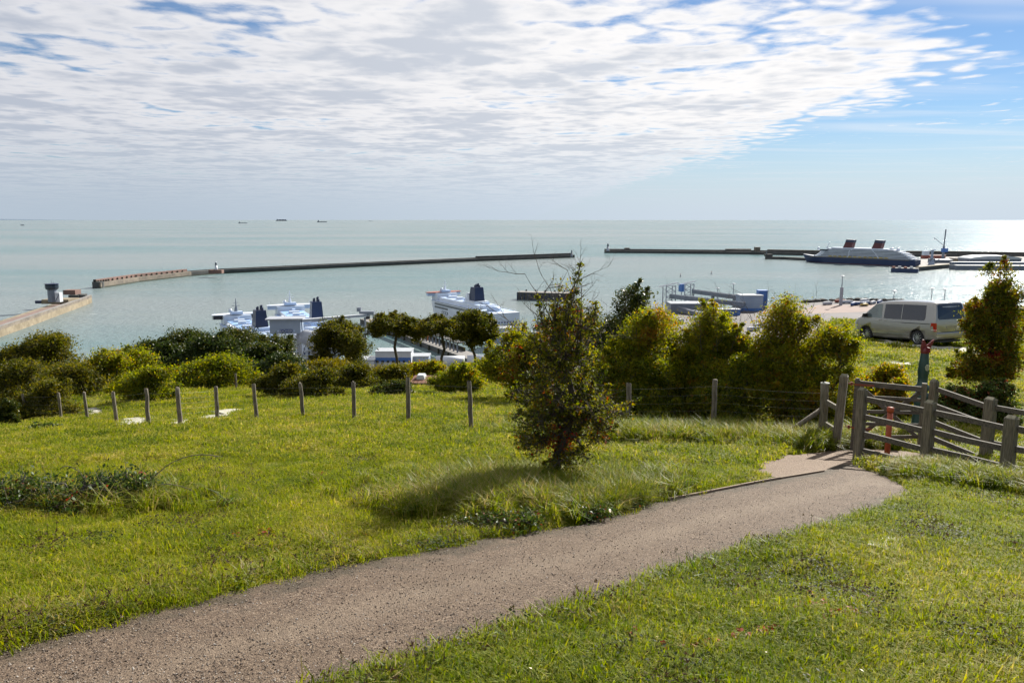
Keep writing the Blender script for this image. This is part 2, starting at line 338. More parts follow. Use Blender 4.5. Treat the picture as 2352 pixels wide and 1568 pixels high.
class MB:
    def __init__(s): s.v = []; s.f = []
    def add(s, vs, fs):
        b = len(s.v); s.v += [tuple(v) for v in vs]; s.f += [tuple(i+b for i in f) for f in fs]; return s
    def box(s, x0, x1, y0, y1, z0, z1):
        return s.add([(x0,y0,z0),(x1,y0,z0),(x1,y1,z0),(x0,y1,z0),(x0,y0,z1),(x1,y0,z1),(x1,y1,z1),(x0,y1,z1)],
                     [(0,3,2,1),(4,5,6,7),(0,1,5,4),(1,2,6,5),(2,3,7,6),(3,0,4,7)])
    def bar(s, p, q, w, h=None, up=(0, 0, 1)):               # rectangular bar, w sideways, h along up
        h = h or w; p = Vector(p); q = Vector(q); d = (q-p).normalized(); a = d.cross(Vector(up))
        if a.length < 1e-4: a = d.cross(Vector((1, 0, 0)))
        a.normalize(); b = a.cross(d).normalized(); a = a*w/2; b = b*h/2
        return s.add([p-a-b, p+a-b, p+a+b, p-a+b, q-a-b, q+a-b, q+a+b, q-a+b],
                     [(0,1,2,3),(7,6,5,4),(0,4,5,1),(1,5,6,2),(2,6,7,3),(3,7,4,0)])
    def tube(s, pts, rads, n=8, cap=True):
        pts = [Vector(p) for p in pts]; rings = []
        if isinstance(rads, (int, float)): rads = [rads]*len(pts)
        ref = Vector((0.31, 0.17, 0.93))
        for i, p in enumerate(pts):
            d = (pts[min(i+1, len(pts)-1)]-pts[max(i-1, 0)]).normalized()
            a = d.cross(ref)
            if a.length < 0.05: a = d.cross(Vector((1, 0, 0)))
            a.normalize(); b = d.cross(a)
            rings.append([p + (a*math.cos(2*math.pi*k/n) + b*math.sin(2*math.pi*k/n))*rads[i] for k in range(n)])
        fs = [(i*n+k, i*n+(k+1) % n, (i+1)*n+(k+1) % n, (i+1)*n+k) for i in range(len(pts)-1) for k in range(n)]
        if cap: fs += [tuple(range(n-1, -1, -1)), tuple((len(pts)-1)*n+k for k in range(n))]
        return s.add([v for r in rings for v in r], fs)
    def lathe(s, prof, n=16, c=(0, 0)):                      # prof: (radius, z)
        vs = [(c[0]+r*math.cos(2*math.pi*k/n), c[1]+r*math.sin(2*math.pi*k/n), z) for r, z in prof for k in range(n)]
        fs = [(i*n+k, i*n+(k+1) % n, (i+1)*n+(k+1) % n, (i+1)*n+k) for i in range(len(prof)-1) for k in range(n)]
        fs += [tuple(range(n-1, -1, -1)), tuple((len(prof)-1)*n+k for k in range(n))]
        return s.add(vs, fs)
    def prism(s, poly, z0, z1):                              # poly in xy
        n = len(poly); vs = [(x, y, z0) for x, y in poly] + [(x, y, z1) for x, y in poly]
        return s.add(vs, [tuple(range(n-1, -1, -1)), tuple(range(n, 2*n))] + [(k, (k+1) % n, n+(k+1) % n, n+k) for k in range(n)])
    def prism_y(s, poly, y0, y1):                            # poly in xz, extruded along y
        n = len(poly); vs = [(x, y0, z) for x, z in poly] + [(x, y1, z) for x, z in poly]
        return s.add(vs, [tuple(range(n)), tuple(range(2*n-1, n-1, -1))] + [(k, n+k, n+(k+1) % n, (k+1) % n) for k in range(n)])
    def prism_x(s, poly, x0, x1):                            # poly in yz, extruded along x
        n = len(poly); vs = [(x0, y, z) for y, z in poly] + [(x1, y, z) for y, z in poly]
        return s.add(vs, [tuple(range(n-1, -1, -1)), tuple(range(n, 2*n))] + [(k, (k+1) % n, n+(k+1) % n, n+k) for k in range(n)])
    def build(s, name, m, parent=None, smooth_=False):
        return link(name, raw_mesh(name, s.v, s.f, m, smooth_=smooth_), parent)
def text_mesh(name, txt, size, m, parent, loc, rot, depth=0.05):
    cu = bpy.data.curves.new(name, 'FONT'); cu.body = txt; cu.size = size; cu.extrude = depth; cu.align_x = 'CENTER'; cu.align_y = 'CENTER'
    t = bpy.data.objects.new(name, cu); COL.objects.link(t)
    me = bpy.data.meshes.new_from_object(t.evaluated_get(bpy.context.evaluated_depsgraph_get()))
    bpy.data.objects.remove(t); me.materials.clear(); me.materials.append(MATS[m])
    o = link(name, me, parent); o.location = loc; o.rotation_euler = rot; return o

# ------------------------------------------------------------------ plants
def tubes_np(P0, P1, R0, R1, n=5):
    P0 = np.asarray(P0); P1 = np.asarray(P1); d = P1-P0; d /= (np.linalg.norm(d, axis=1, keepdims=True)+1e-9)
    ref = np.tile(np.array([0.31, 0.17, 0.93]), (len(d), 1)); ref[np.abs((d*ref).sum(1)) > 0.97] = (1, 0, 0)
    a = np.cross(d, ref); a /= np.linalg.norm(a, axis=1, keepdims=True); b = np.cross(d, a)
    ang = np.arange(n)*2*np.pi/n
    ring = a[:, None]*np.cos(ang)[None, :, None] + b[:, None]*np.sin(ang)[None, :, None]
    V = np.concatenate([P0[:, None]+ring*np.asarray(R0)[:, None, None], P1[:, None]+ring*np.asarray(R1)[:, None, None]], 1)
    base = (np.arange(len(d))*2*n)[:, None]; k = np.arange(n)[None]; k2 = (k+1) % n
    F = np.stack([base+k, base+k2, base+n+k2, base+n+k], 2).reshape(-1, 4)
    return V.reshape(-1, 3), F
def leaves_np(C, size, up=0.35, aspect=0.55, rng=RNG):
    n = len(C); d = rng.normal(size=(n, 3)); d /= np.linalg.norm(d, axis=1, keepdims=True)+1e-9
    nn = rng.normal(size=(n, 3)); nn[:, 2] = np.abs(nn[:, 2]) + up
    s = np.cross(d, nn); s /= np.linalg.norm(s, axis=1, keepdims=True)+1e-9
    L = (size*rng.uniform(0.6, 1.35, n))[:, None]
    q = np.cross(s, d)*L*0.14
    V = np.stack([C-d*L*0.5, C+s*L*aspect*0.5+q, C+d*L*0.5, C-s*L*aspect*0.5+q], 1).reshape(-1, 3)
    F = np.arange(4*n).reshape(-1, 4)
    return V, F
def crown_centres(lobes, n, rng, shell=0.45):
    vol = np.array([l[3]*l[4]*l[5] for l in lobes])**0.75; pick = rng.choice(len(lobes), n, p=vol/vol.sum())
    d = rng.normal(size=(n, 3)); d /= np.linalg.norm(d, axis=1, keepdims=True)
    r = rng.uniform(0, 1, n)**shell
    L = np.array(lobes)[pick]
    return L[:, :3] + d*r[:, None]*L[:, 3:6]
def grow(trunk, C, rng, r_tip=0.006, power=0.45, wob=0.08, bias=0.35):
    nodes = [np.array(p, float) for p in trunk]; par = [-1]+list(range(len(trunk)-1)); plen = [0.0]
    for i in range(1, len(trunk)): plen.append(plen[-1]+np.linalg.norm(nodes[i]-nodes[i-1]))
    top = nodes[-1]; order = np.argsort(np.linalg.norm(C-top, axis=1)); tips = []
    first = max(1, len(trunk)//3)
    for k in order:
        c = C[k]; N = np.array(nodes[first:]); d = np.linalg.norm(N-c, axis=1)
        up = np.clip(N[:, 2]-c[2], 0, None)
        cost = d + bias*np.array(plen[first:])*0.5 + up*0.8
        j = int(np.argmin(cost))+first
        L = np.linalg.norm(nodes[j]-c)
        m = (nodes[j]+c)/2 + rng.normal(size=3)*wob*L + np.array([0, 0, -0.05*L])
        nodes.append(m); par.append(j); plen.append(plen[j]+L/2)
        nodes.append(c); par.append(len(nodes)-2); plen.append(plen[j]+L); tips.append(len(nodes)-1)
    cnt = np.zeros(len(nodes))
    for t in tips: cnt[t] += 1
    for i in range(len(nodes)-1, 0, -1): cnt[par[i]] += cnt[i]
    rad = r_tip*np.maximum(cnt, 1)**power
    nodes = np.array(nodes); idx = np.arange(1, len(nodes)); p = np.array(par)[1:]
    return nodes[p], nodes[idx], np.minimum(rad[p], rad[idx]*1.6), rad[idx]
def plant(name, label, cat, base, lobes, n, per, leaf, mat_, spread, trunk_h=0.3, trunk_r=None, shell=0.45, twigs=0, bark='bark',
          rust=0.0, group=None, lean=(0, 0), extra=None, r_tip=0.005, power=0.45, seed=1, part=('trunk', 'crown'), up=0.35, sides=5, tint0=0.4, tintv=0.22, shoots=0, shoot_len=0.5):
    """lobes are (x, y, z, rx, ry, rz) relative to the base"""
    rng = np.random.default_rng(seed*77+5); base = Vector(base)
    t = thing(name, label, cat, base, 0, group)
    C = crown_centres(lobes, n, rng, shell); C[:, 2] = np.maximum(C[:, 2], 0.06)
    sp = np.full(n, spread)
    if shoots:
        j = rng.integers(0, n, shoots); ctr = C.mean(0); d = C[j]-ctr; d /= np.linalg.norm(d, axis=1, keepdims=True)+1e-6; d = d*0.55 + rng.normal(size=d.shape)*0.35; d[:, 2] += 0.75; d /= np.linalg.norm(d, axis=1, keepdims=True)
        Ls = shoot_len*rng.uniform(0.35, 1.0, shoots); E = [C[j]+d*(Ls*f)[:, None] for f in (0.4, 0.7, 1.0)]
        C = np.vstack([C]+E); sp = np.concatenate([sp]+[np.full(shoots, spread*f) for f in (0.6, 0.45, 0.3)]); n = len(C)
    k = 5; trunk = [(lean[0]*i/k + rng.normal()*0.03*trunk_h*(0 < i), lean[1]*i/k + rng.normal()*0.03*trunk_h*(0 < i), trunk_h*i/k - 0.1*(i == 0)) for i in range(k+1)]
    P0, P1, R0, R1 = grow(trunk, C, rng, r_tip, power)
    if trunk_r:
        f = trunk_r/max(R0.max(), 1e-6); R0 = R0*np.where(R0 > R0.max()*0.25, f, 1); R1 = R1*np.where(R1 > R1.max()*0.25, f, 1)
    V, F = tubes_np(P0, P1, R0, R1, sides)
    ct = tint0 + rng.normal(size=n)*tintv*0.7
    LC = np.repeat(C, per, 0); off = rng.normal(size=LC.shape)*np.repeat(sp, per)[:, None]; off[:, 2] *= 0.75; LC = LC+off
    LC[:, 2] = np.maximum(LC[:, 2], 0.03)
    tint = np.repeat(ct, per) + rng.normal(size=len(LC))*tintv
    if rust > 0:
        red = fbm(LC[:, 0]*1.7+seed, LC[:, 2]*1.7+LC[:, 1], seed+40)
        tint = tint + sstep(red, 1-rust-0.12, 1-rust+0.12)*0.5
    if twigs:
        TP = np.repeat(C, twigs, 0); TQ = TP + rng.normal(size=TP.shape)*np.repeat(sp, twigs)[:, None]*1.35
        V2, F2 = tubes_np(TP, TQ, np.full(len(TP), r_tip*0.7), np.full(len(TP), r_tip*0.25), 3)
        F2 = F2+len(V); V = np.vstack([V, V2]); F = np.vstack([F, F2])
    if extra is not None:
        a, b, c, d = extra; V2, F2 = tubes_np(a, b, c, d, 4); F2 = F2+len(V); V = np.vstack([V, V2]); F = np.vstack([F, F2])
    link(part[0], raw_mesh(part[0], V, F, bark, smooth_=True), t)
    V, F = leaves_np(LC, leaf, up, rng=rng)
    link(part[1], raw_mesh(part[1], V, F, mat_, tint=np.clip(tint, 0, 1)), t)
    return t
# ------------------------------------------------------------------ the setting: sea, hillside, gravel path
def ground_material():
    m = bpy.data.materials.new('turf'); m.use_nodes = True; n, l = nodes_of(m.node_tree); b = n['Principled BSDF']
    b.inputs['Roughness'].default_value = 0.95; b.inputs['Specular IOR Level'].default_value = 0.1
    g = n.new('ShaderNodeNewGeometry'); p = g.outputs['Position']
    a = noise(n, l, p, 0.35, 5, 0.6); c = noise(n, l, p, 5.0, 6, 0.65); f = noise(n, l, p, 40.0, 4, 0.7)
    col = mixc(n, l, smooth(n, l, a, 0.35, 0.65), (0.095, 0.110, 0.008), (0.165, 0.158, 0.015))
    col = mixc(n, l, smooth(n, l, c, 0.45, 0.75), col, (0.050, 0.062, 0.012))
    col = mixc(n, l, smooth(n, l, f, 0.5, 0.8), col, (0.16, 0.14, 0.04))
    l.new(col, b.inputs['Base Color'])
    bp = n.new('ShaderNodeBump'); bp.inputs['Strength'].default_value = 1.0; bp.inputs['Distance'].default_value = 0.06
    l.new(mathn(n, l, 'ADD', c, mathn(n, l, 'MULTIPLY', f, 0.4)), bp.inputs['Height']); l.new(bp.outputs[0], b.inputs['Normal'])
    MATS['turf'] = m
ground_material()
def gravel_material(name, tintc):
    m = bpy.data.materials.new(name); m.use_nodes = True; n, l = nodes_of(m.node_tree); b = n['Principled BSDF']
    b.inputs['Roughness'].default_value = 0.85; b.inputs['Specular IOR Level'].default_value = 0.25
    g = n.new('ShaderNodeNewGeometry'); p = g.outputs['Position']
    def vor(scale):
        v = n.new('ShaderNodeTexVoronoi'); v.inputs['Scale'].default_value = scale; l.new(p, v.inputs['Vector']); return v
    v1 = vor(95.0); v2 = vor(210.0)
    sc = n.new('ShaderNodeSeparateColor'); l.new(v1.outputs['Color'], sc.inputs[0])
    sc2 = n.new('ShaderNodeSeparateColor'); l.new(v2.outputs['Color'], sc2.inputs[0])
    r = n.new('ShaderNodeValToRGB'); e = r.color_ramp.elements
    stops = [(0.0, (0.022, 0.016, 0.013)), (0.3, (0.065, 0.045, 0.034)), (0.6, (0.120, 0.088, 0.066)), (0.82, (0.21, 0.165, 0.13)), (1.0, (0.40, 0.35, 0.30))]
    while len(e) < len(stops): e.new(0.5)
    for k, (q, c) in enumerate(stops): e[k].position = q; e[k].color = (*[c[i]*tintc[i] for i in range(3)], 1)
    l.new(mathn(n, l, 'ADD', mathn(n, l, 'MULTIPLY', sc.outputs[0], 0.55), mathn(n, l, 'MULTIPLY', sc2.outputs[0], 0.45)), r.inputs[0])
    big = noise(n, l, p, 0.9, 5, 0.6); mid = noise(n, l, p, 6.0, 4, 0.6)
    col = mixc(n, l, smooth(n, l, big, 0.35, 0.65, 0.0, 0.30), r.outputs[0], (0.12*tintc[0], 0.092*tintc[1], 0.070*tintc[2]))
    col = mixc(n, l, smooth(n, l, mid, 0.5, 0.8, 0.0, 0.35), col, (0.055, 0.042, 0.033))
    ea = n.new('ShaderNodeAttribute'); ea.attribute_name = 'edge'
    ed = mathn(n, l, 'ADD', ea.outputs['Fac'], mathn(n, l, 'MULTIPLY', mathn(n, l, 'SUBTRACT', mid, 0.5), 0.9))
    col = mixc(n, l, smooth(n, l, ed, 0.62, 1.0, 0.0, 0.75), col, (0.045, 0.036, 0.022))
    col = mixc(n, l, smooth(n, l, mathn(n, l, 'ADD', ea.outputs['Fac'], mathn(n, l, 'MULTIPLY', big, 0.8)), 0.75, 0.35, 0.0, 0.35), col, (0.20*tintc[0], 0.165*tintc[1], 0.135*tintc[2]))
    l.new(col, b.inputs['Base Color'])
    bp = n.new('ShaderNodeBump'); bp.inputs['Strength'].default_value = 0.9; bp.inputs['Distance'].default_value = 0.012
    hgt = mathn(n, l, 'ADD', mathn(n, l, 'MULTIPLY', v1.outputs['Distance'], -0.6), mathn(n, l, 'MULTIPLY', mid, 0.5))
    l.new(hgt, bp.inputs['Height']); l.new(bp.outputs[0], b.inputs['Normal']); MATS[name] = m
gravel_material('gravel', (0.94, 0.88, 0.77)); gravel_material('gravel_pale', (1.16, 1.05, 0.91))
def sea_material():
    m = bpy.data.materials.new('sea_water'); m.use_nodes = True; n, l = nodes_of(m.node_tree); b = n['Principled BSDF']
    g = n.new('ShaderNodeNewGeometry'); p = g.outputs['Position']
    mp = n.new('ShaderNodeMapping'); mp.inputs['Scale'].default_value = (0.00032, 0.0012, 1); mp.inputs['Rotation'].default_value = (0, 0, R(-6)); l.new(p, mp.inputs[0])
    a = noise(n, l, mp.outputs[0], 1.0, 5, 0.55, 0.3)
    mp3 = n.new('ShaderNodeMapping'); mp3.inputs['Scale'].default_value = (0.0022, 0.009, 1); mp3.inputs['Rotation'].default_value = (0, 0, R(10)); l.new(p, mp3.inputs[0])
    a2 = noise(n, l, mp3.outputs[0], 1.0, 5, 0.6, 0.4)
    col = mixc(n, l, smooth(n, l, a, 0.36, 0.62), (0.088, 0.166, 0.174), (0.170, 0.203, 0.204))
    col = mixc(n, l, smooth(n, l, a2, 0.35, 0.7, 0.0, 0.5), col, (0.188, 0.220, 0.212))
    # breaking wavelets: short pale dashes
    mp2 = n.new('ShaderNodeMapping'); mp2.inputs['Scale'].default_value = (0.035, 0.11, 1); mp2.inputs['Rotation'].default_value = (0, 0, R(4)); l.new(p, mp2.inputs[0])
    w = noise(n, l, mp2.outputs[0], 1.0, 3, 0.5, 0.2)
    gate = smooth(n, l, a2, 0.46, 0.6)
    cap = mathn(n, l, 'MULTIPLY', smooth(n, l, w, 0.69, 0.76), gate)
    col = mixc(n, l, mathn(n, l, 'MULTIPLY', cap, 0.7), col, (0.55, 0.57, 0.56))
    l.new(col, b.inputs['Base Color']); b.inputs['Roughness'].default_value = 0.22; b.inputs['IOR'].default_value = 1.33
    b.inputs['Specular IOR Level'].default_value = 0.07
    n1 = noise(n, l, p, 0.12, 4, 0.62); n2 = noise(n, l, p, 0.02, 3, 0.5)
    bp = n.new('ShaderNodeBump'); bp.inputs['Strength'].default_value = 0.8; bp.inputs['Distance'].default_value = 2.6
    l.new(mathn(n, l, 'ADD', n1, n2), bp.inputs['Height']); l.new(bp.outputs[0], b.inputs['Normal']); MATS['sea_water'] = m
sea_material()
def build_sea():
    rad = [0, 300, 700, 1500, 3000, 6000, 12000, 25000, 50000, 90000]; n = 72
    V = [(0, 0, SEA)]; F = []
    for r in rad[1:]: V += [(r*math.cos(2*math.pi*k/n), r*math.sin(2*math.pi*k/n), SEA) for k in range(n)]
    F += [(0, 1+k, 1+(k+1) % n) for k in range(n)]
    for i in range(len(rad)-2): F += [(1+i*n+k, 1+(i+1)*n+k, 1+(i+1)*n+(k+1) % n, 1+i*n+(k+1) % n) for k in range(n)]
    o = link('sea', raw_mesh('sea', V, F, 'sea_water')); tag(o, 'milky turquoise green sea stretching to the horizon', kind='structure')
build_sea()
def build_hillside():
    def axis(lo, hi, step, grow_):
        a = [0.0]; s = step
        while a[-1] < hi: a.append(a[-1]+s); s = s*grow_ if a[-1] > 9 else s
        b = [0.0]; s = step
        while b[-1] > lo: b.append(b[-1]-s); s = s*grow_ if b[-1] < -9 else s
        return np.array(sorted(set(b+a)))
    xs = axis(-260, 330, 0.16, 1.035); ys = axis(-40, 200, 0.16, 1.022)
    X, Y = np.meshgrid(xs, ys); Z = H(X.ravel(), Y.ravel()).reshape(X.shape)
    sd = path_sd(X.ravel(), Y.ravel()).reshape(X.shape); Z = Z - 0.03*sstep(-sd, 0.03, 0.25)
    V = np.stack([X, Y, Z], -1).reshape(-1, 3); ny, nx = X.shape
    i = np.arange(ny-1)[:, None]*nx + np.arange(nx-1)[None]
    F = np.stack([i, i+1, i+nx+1, i+nx], -1).reshape(-1, 4)
    o = link('hillside', raw_mesh('hillside', V, F, 'turf', smooth_=True)); tag(o, 'grassy chalk hillside sloping down towards the harbour', kind='structure')
build_hillside()
def build_path():
    def resamp(P, n):
        d = np.r_[0, np.cumsum(np.linalg.norm(np.diff(P, axis=0), axis=1))]; t = np.linspace(0, d[-1], n)
        return np.stack([np.interp(t, d, P[:, 0]), np.interp(t, d, P[:, 1])], 1)
    A = resamp(PLw, 260); B = resamp(PRw, 260); m = 22
    t = np.linspace(-0.03, 1.03, m)[None, :, None]
    G = A[:, None]*(1-t) + B[:, None]*t
    w = (fbm(G[..., 0]*3, G[..., 1]*3, 5)-0.5)*0.16; edge = np.abs(t[..., 0]-0.5) > 0.46
    nrm = (A-B)/np.linalg.norm(A-B, axis=1, keepdims=True); sg = np.where(t[..., 0] < 0.5, 1, -1)
    G = G + nrm[:, None]*(w*sg*edge)[..., None]
    x = G[..., 0].ravel(); y = G[..., 1].ravel()
    z = H_base(x, y) + 0.008 + (fbm(x*6, y*6, 9)-0.5)*0.012
    i = np.arange(259)[:, None]*m + np.arange(m-1)[None]
    F = np.stack([i, i+m, i+m+1, i+1], -1).reshape(-1, 4)
    o = link('gravel_path', raw_mesh('gravel_path', np.stack([x, y, z], 1), F, 'gravel', smooth_=True))
    ed = np.abs(np.broadcast_to(t[..., 0], G.shape[:2])*2-1).ravel(); a_ = o.data.attributes.new('edge', 'FLOAT', 'POINT'); a_.data.foreach_set('value', ed.astype(np.float32))
    tag(o, 'brown gravel footpath running diagonally to the wooden gate', kind='structure')
    # trodden gravel patch at the gate
    lo = SIDE_POLY.min(0)-0.3; hi = SIDE_POLY.max(0)+0.3; st = 0.07
    gx, gy = np.meshgrid(np.arange(lo[0], hi[0], st), np.arange(lo[1], hi[1], st))
    d = dist_poly(gx.ravel(), gy.ravel(), SIDE_POLY); ins = in_poly(gx.ravel(), gy.ravel(), SIDE_POLY)
    sd_ = np.where(ins, -d, d) + (fbm(gx.ravel()*3, gy.ravel()*3, 31)-0.5)*0.3
    keep = (sd_ < 0.02).reshape(gx.shape); ny, nx = gx.shape
    q = keep[:-1, :-1] & keep[1:, :-1] & keep[:-1, 1:] & keep[1:, 1:]
    i = (np.arange(ny-1)[:, None]*nx + np.arange(nx-1)[None])[q]
    F = np.stack([i, i+1, i+nx+1, i+nx], -1)
    V = np.stack([gx.ravel(), gy.ravel(), H_base(gx.ravel(), gy.ravel())+0.004], 1)
    o = link('trodden_gravel_patch', raw_mesh('trodden_gravel_patch', V, F, 'gravel_pale', smooth_=True))
    tag(o, 'trodden pale gravel patch in front of and beyond the gate', kind='structure')
build_path()
def chalk_patch(name, label, pix, seed, lift=0.02, m='chalk', thr=0.0, st=0.12):
    P = np.array([on(u, v)[:2] for u, v in pix]); lo = P.min(0)-0.2; hi = P.max(0)+0.2
    gx, gy = np.meshgrid(np.arange(lo[0], hi[0], st), np.arange(lo[1], hi[1], st))
    x = gx.ravel(); y = gy.ravel()
    d = dist_poly(x, y, P); sd_ = np.where(in_poly(x, y, P), -d, d) + (fbm(x*1.1, y*2.6, seed)-0.5)*1.7*min(1, st*9) + thr
    keep = (sd_ < 0).reshape(gx.shape); ny, nx = gx.shape
    q = keep[:-1, :-1] & keep[1:, :-1] & keep[:-1, 1:] & keep[1:, 1:]
    i = (np.arange(ny-1)[:, None]*nx + np.arange(nx-1)[None])[q]
    if len(i) == 0: return
    V = np.stack([x, y, H(x, y)+lift], 1)
    o = link(name, raw_mesh(name, V, np.stack([i, i+1, i+nx+1, i+nx], -1), m, smooth_=True)); tag(o, label, kind='structure')
    CHALK.append((P, d))
CHALK = []
chalk_patch('chalk_streak', 'bare white chalk streak by the third and fourth fence posts', [(266, 980), (280, 964), (345, 961), (358, 972), (312, 985)], 51, thr=-0.15, lift=0.06)
chalk_patch('chalk_streak', 'bare white chalk streak left of the fifth fence post', [(372, 982), (390, 970), (432, 968), (438, 980), (400, 988)], 57, thr=-0.15, lift=0.06)
chalk_patch('chalk_streak', 'long thin chalk streak on the track behind the sixth fence post', [(452, 964), (500, 945), (580, 936), (588, 943), (525, 957), (480, 970)], 58, thr=-0.1, lift=0.06)
chalk_patch('chalk_hollow', 'worn chalk hollow below the bushes on the left', [(165, 947), (190, 938), (235, 936), (245, 942), (205, 952)], 52)
chalk_patch('car_park_track', 'bare chalky wheel track in the grass under the van', [(1985, 790), (2080, 800), (2190, 812), (2352, 830), (2352, 815), (2200, 797), (2100, 789), (2020, 781)], 53, thr=0.25, st=0.16)
chalk_patch('bare_strip', 'small bare chalk strip in the car park grass', [(2020, 832), (2060, 831), (2110, 836), (2100, 842), (2040, 840)], 54, thr=0.1)
chalk_patch('chalk_scar', 'small white chalk scar in the foreground grass on the right', [(2012, 1247), (2050, 1246), (2062, 1256), (2030, 1259)], 55, lift=0.03, st=0.03, thr=-0.05)
chalk_patch('chalk_scar', 'tiny white chalk scar in the grass by the right edge', [(2205, 1245), (2228, 1246), (2235, 1256), (2210, 1254)], 56, lift=0.03, st=0.03, thr=-0.05)
def chalk_mask(x, y):
    m = np.zeros(np.shape(x), bool)
    for P, _ in CHALK: m |= in_poly(x, y, P)
    return m

# ------------------------------------------------------------------ grass
def tuft(name, m, blades, rad, h0, h1, w, droop, seed, kind='blade', tint=(0.45, 0.2), drybits=0.06):
    rng = np.random.default_rng(seed); V = []; F = []; T = []
    for b in range(blades):
        a = rng.uniform(0, 2*np.pi); r = rad*math.sqrt(rng.uniform()); p = np.array([r*math.cos(a), r*math.sin(a), -0.012])
        h = rng.uniform(h0, h1); az = rng.uniform(0, 2*np.pi); d = np.array([math.cos(az), math.sin(az), 0]); s = np.array([-d[1], d[0], 0])*w*rng.uniform(0.7, 1.3)/2
        dr = droop*rng.uniform(0.3, 1.4)
        t = rng.normal(tint[0], tint[1]) if rng.uniform() > drybits else rng.uniform(0.85, 1.0)
        if kind == 'blade':
            q = p + d*h*dr*0.25 + np.array([0, 0, h*0.62]); e = p + d*h*dr + np.array([0, 0, h*(1-0.28*dr)])
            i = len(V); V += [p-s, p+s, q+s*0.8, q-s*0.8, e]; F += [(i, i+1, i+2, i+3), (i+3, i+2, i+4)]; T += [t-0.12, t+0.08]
        elif kind == 'leaf':
            c = p + np.array([0, 0, h]); e = c + d*w*2.2 + np.array([0, 0, rng.uniform(-0.3, 0.5)*w]); ss = np.array([-d[1], d[0], 0.25*rng.normal()])*w*0.75
            mid = (c+e)/2 + np.array([0, 0, 0.15*w]); i = len(V); V += [c, mid+ss, e, mid-ss]; F += [(i, i+1, i+2, i+3)]; T += [t]
        else:                                               # stalk with a seed head
            e = p + d*h*dr*0.4 + np.array([0, 0, h]); i = len(V); sw = s*0.25
            V += [p-sw, p+sw, e+sw, e-sw]; F += [(i, i+1, i+2, i+3)]; T += [t]
            for q in range(4):
                c = e + rng.normal(size=3)*w*0.7; dd = rng.normal(size=3)*w; ss = np.cross(dd, rng.normal(size=3)); ss = ss/(np.linalg.norm(ss)+1e-6)*w*0.5
                i = len(V); V += [c-dd, c+ss, c+dd, c-ss]; F += [(i, i+1, i+2, i+3)]; T += [rng.uniform(0.75, 1.0)]
    o = bpy.data.objects.new(name, raw_mesh(name, np.array(V), F, m, tint=np.clip(T, 0, 1))); return o
def scatter(name, label, cat, x, y, tufts, scl, seed, tilt=0.15, lift=0.0):
    rng = np.random.default_rng(seed); n = len(x); z = H(x, y)+lift
    me = bpy.data.meshes.new(name); me.vertices.add(n); me.vertices.foreach_set('co', np.stack([x, y, z], 1).astype(np.float32).ravel())
    rot = np.stack([rng.normal(size=n)*tilt, rng.normal(size=n)*tilt, rng.uniform(0, 2*np.pi, n)], 1).astype(np.float32)
    a = me.attributes.new('rot', 'FLOAT_VECTOR', 'POINT'); a.data.foreach_set('vector', rot.ravel())
    a = me.attributes.new('scl', 'FLOAT', 'POINT'); a.data.foreach_set('value', np.asarray(scl, np.float32))
    a = me.attributes.new('idx', 'INT', 'POINT'); a.data.foreach_set('value', rng.integers(0, len(tufts), n).astype(np.int32))
    me.update(); o = link(name, me); tag(o, label, cat, kind='stuff')
    src = bpy.data.collections.new(name+'_tufts')
    for t in tufts: src.objects.link(t)
    ng = bpy.data.node_groups.new(name+'_nodes', 'GeometryNodeTree'); N, L = ng.nodes, ng.links
    ng.interface.new_socket(name='Geometry', in_out='INPUT', socket_type='NodeSocketGeometry')
    ng.interface.new_socket(name='Geometry', in_out='OUTPUT', socket_type='NodeSocketGeometry')
    gi = N.new('NodeGroupInput'); go = N.new('NodeGroupOutput'); ip = N.new('GeometryNodeInstanceOnPoints'); ci = N.new('GeometryNodeCollectionInfo')
    ci.inputs['Collection'].default_value = src; ci.inputs['Separate Children'].default_value = True; ci.inputs['Reset Children'].default_value = True
    def attr(nm, ty):
        q = N.new('GeometryNodeInputNamedAttribute'); q.data_type = ty; q.inputs[0].default_value = nm; return q.outputs[0]
    L.new(gi.outputs[0], ip.inputs['Points']); L.new(ci.outputs[0], ip.inputs['Instance']); ip.inputs['Pick Instance'].default_value = True
    L.new(attr('idx', 'INT'), ip.inputs['Instance Index']); L.new(attr('rot', 'FLOAT_VECTOR'), ip.inputs['Rotation']); L.new(attr('scl', 'FLOAT'), ip.inputs['Scale'])
    L.new(ip.outputs[0], go.inputs[0]); md = o.modifiers.new('tufts', 'NODES'); md.node_group = ng
    return o
def view_points(n, y0, y1, rng, margin=1.18, k=1.0):
    """ground points inside a widened view wedge, denser towards the camera"""
    t = rng.uniform(0, 1, n); y = 1/(1/y0*(1-t) + 1/y1*t) if k == 1 else np.sqrt(y0*y0*(1-t)+y1*y1*t)
    x = rng.uniform(-1, 1, n)*(0.68*margin*y + 0.8)
    return x, y
def tall_zone(x, y):                                        # where the grass was left long
    z = np.zeros(np.shape(x))
    for (u, v, ru, a) in TALL:
        z = np.maximum(z, a*np.exp(-(((x-u[0])/ru[0])**2 + ((y-u[1])/ru[1])**2)))
    return z
tree_xy = on(1290, 1122)
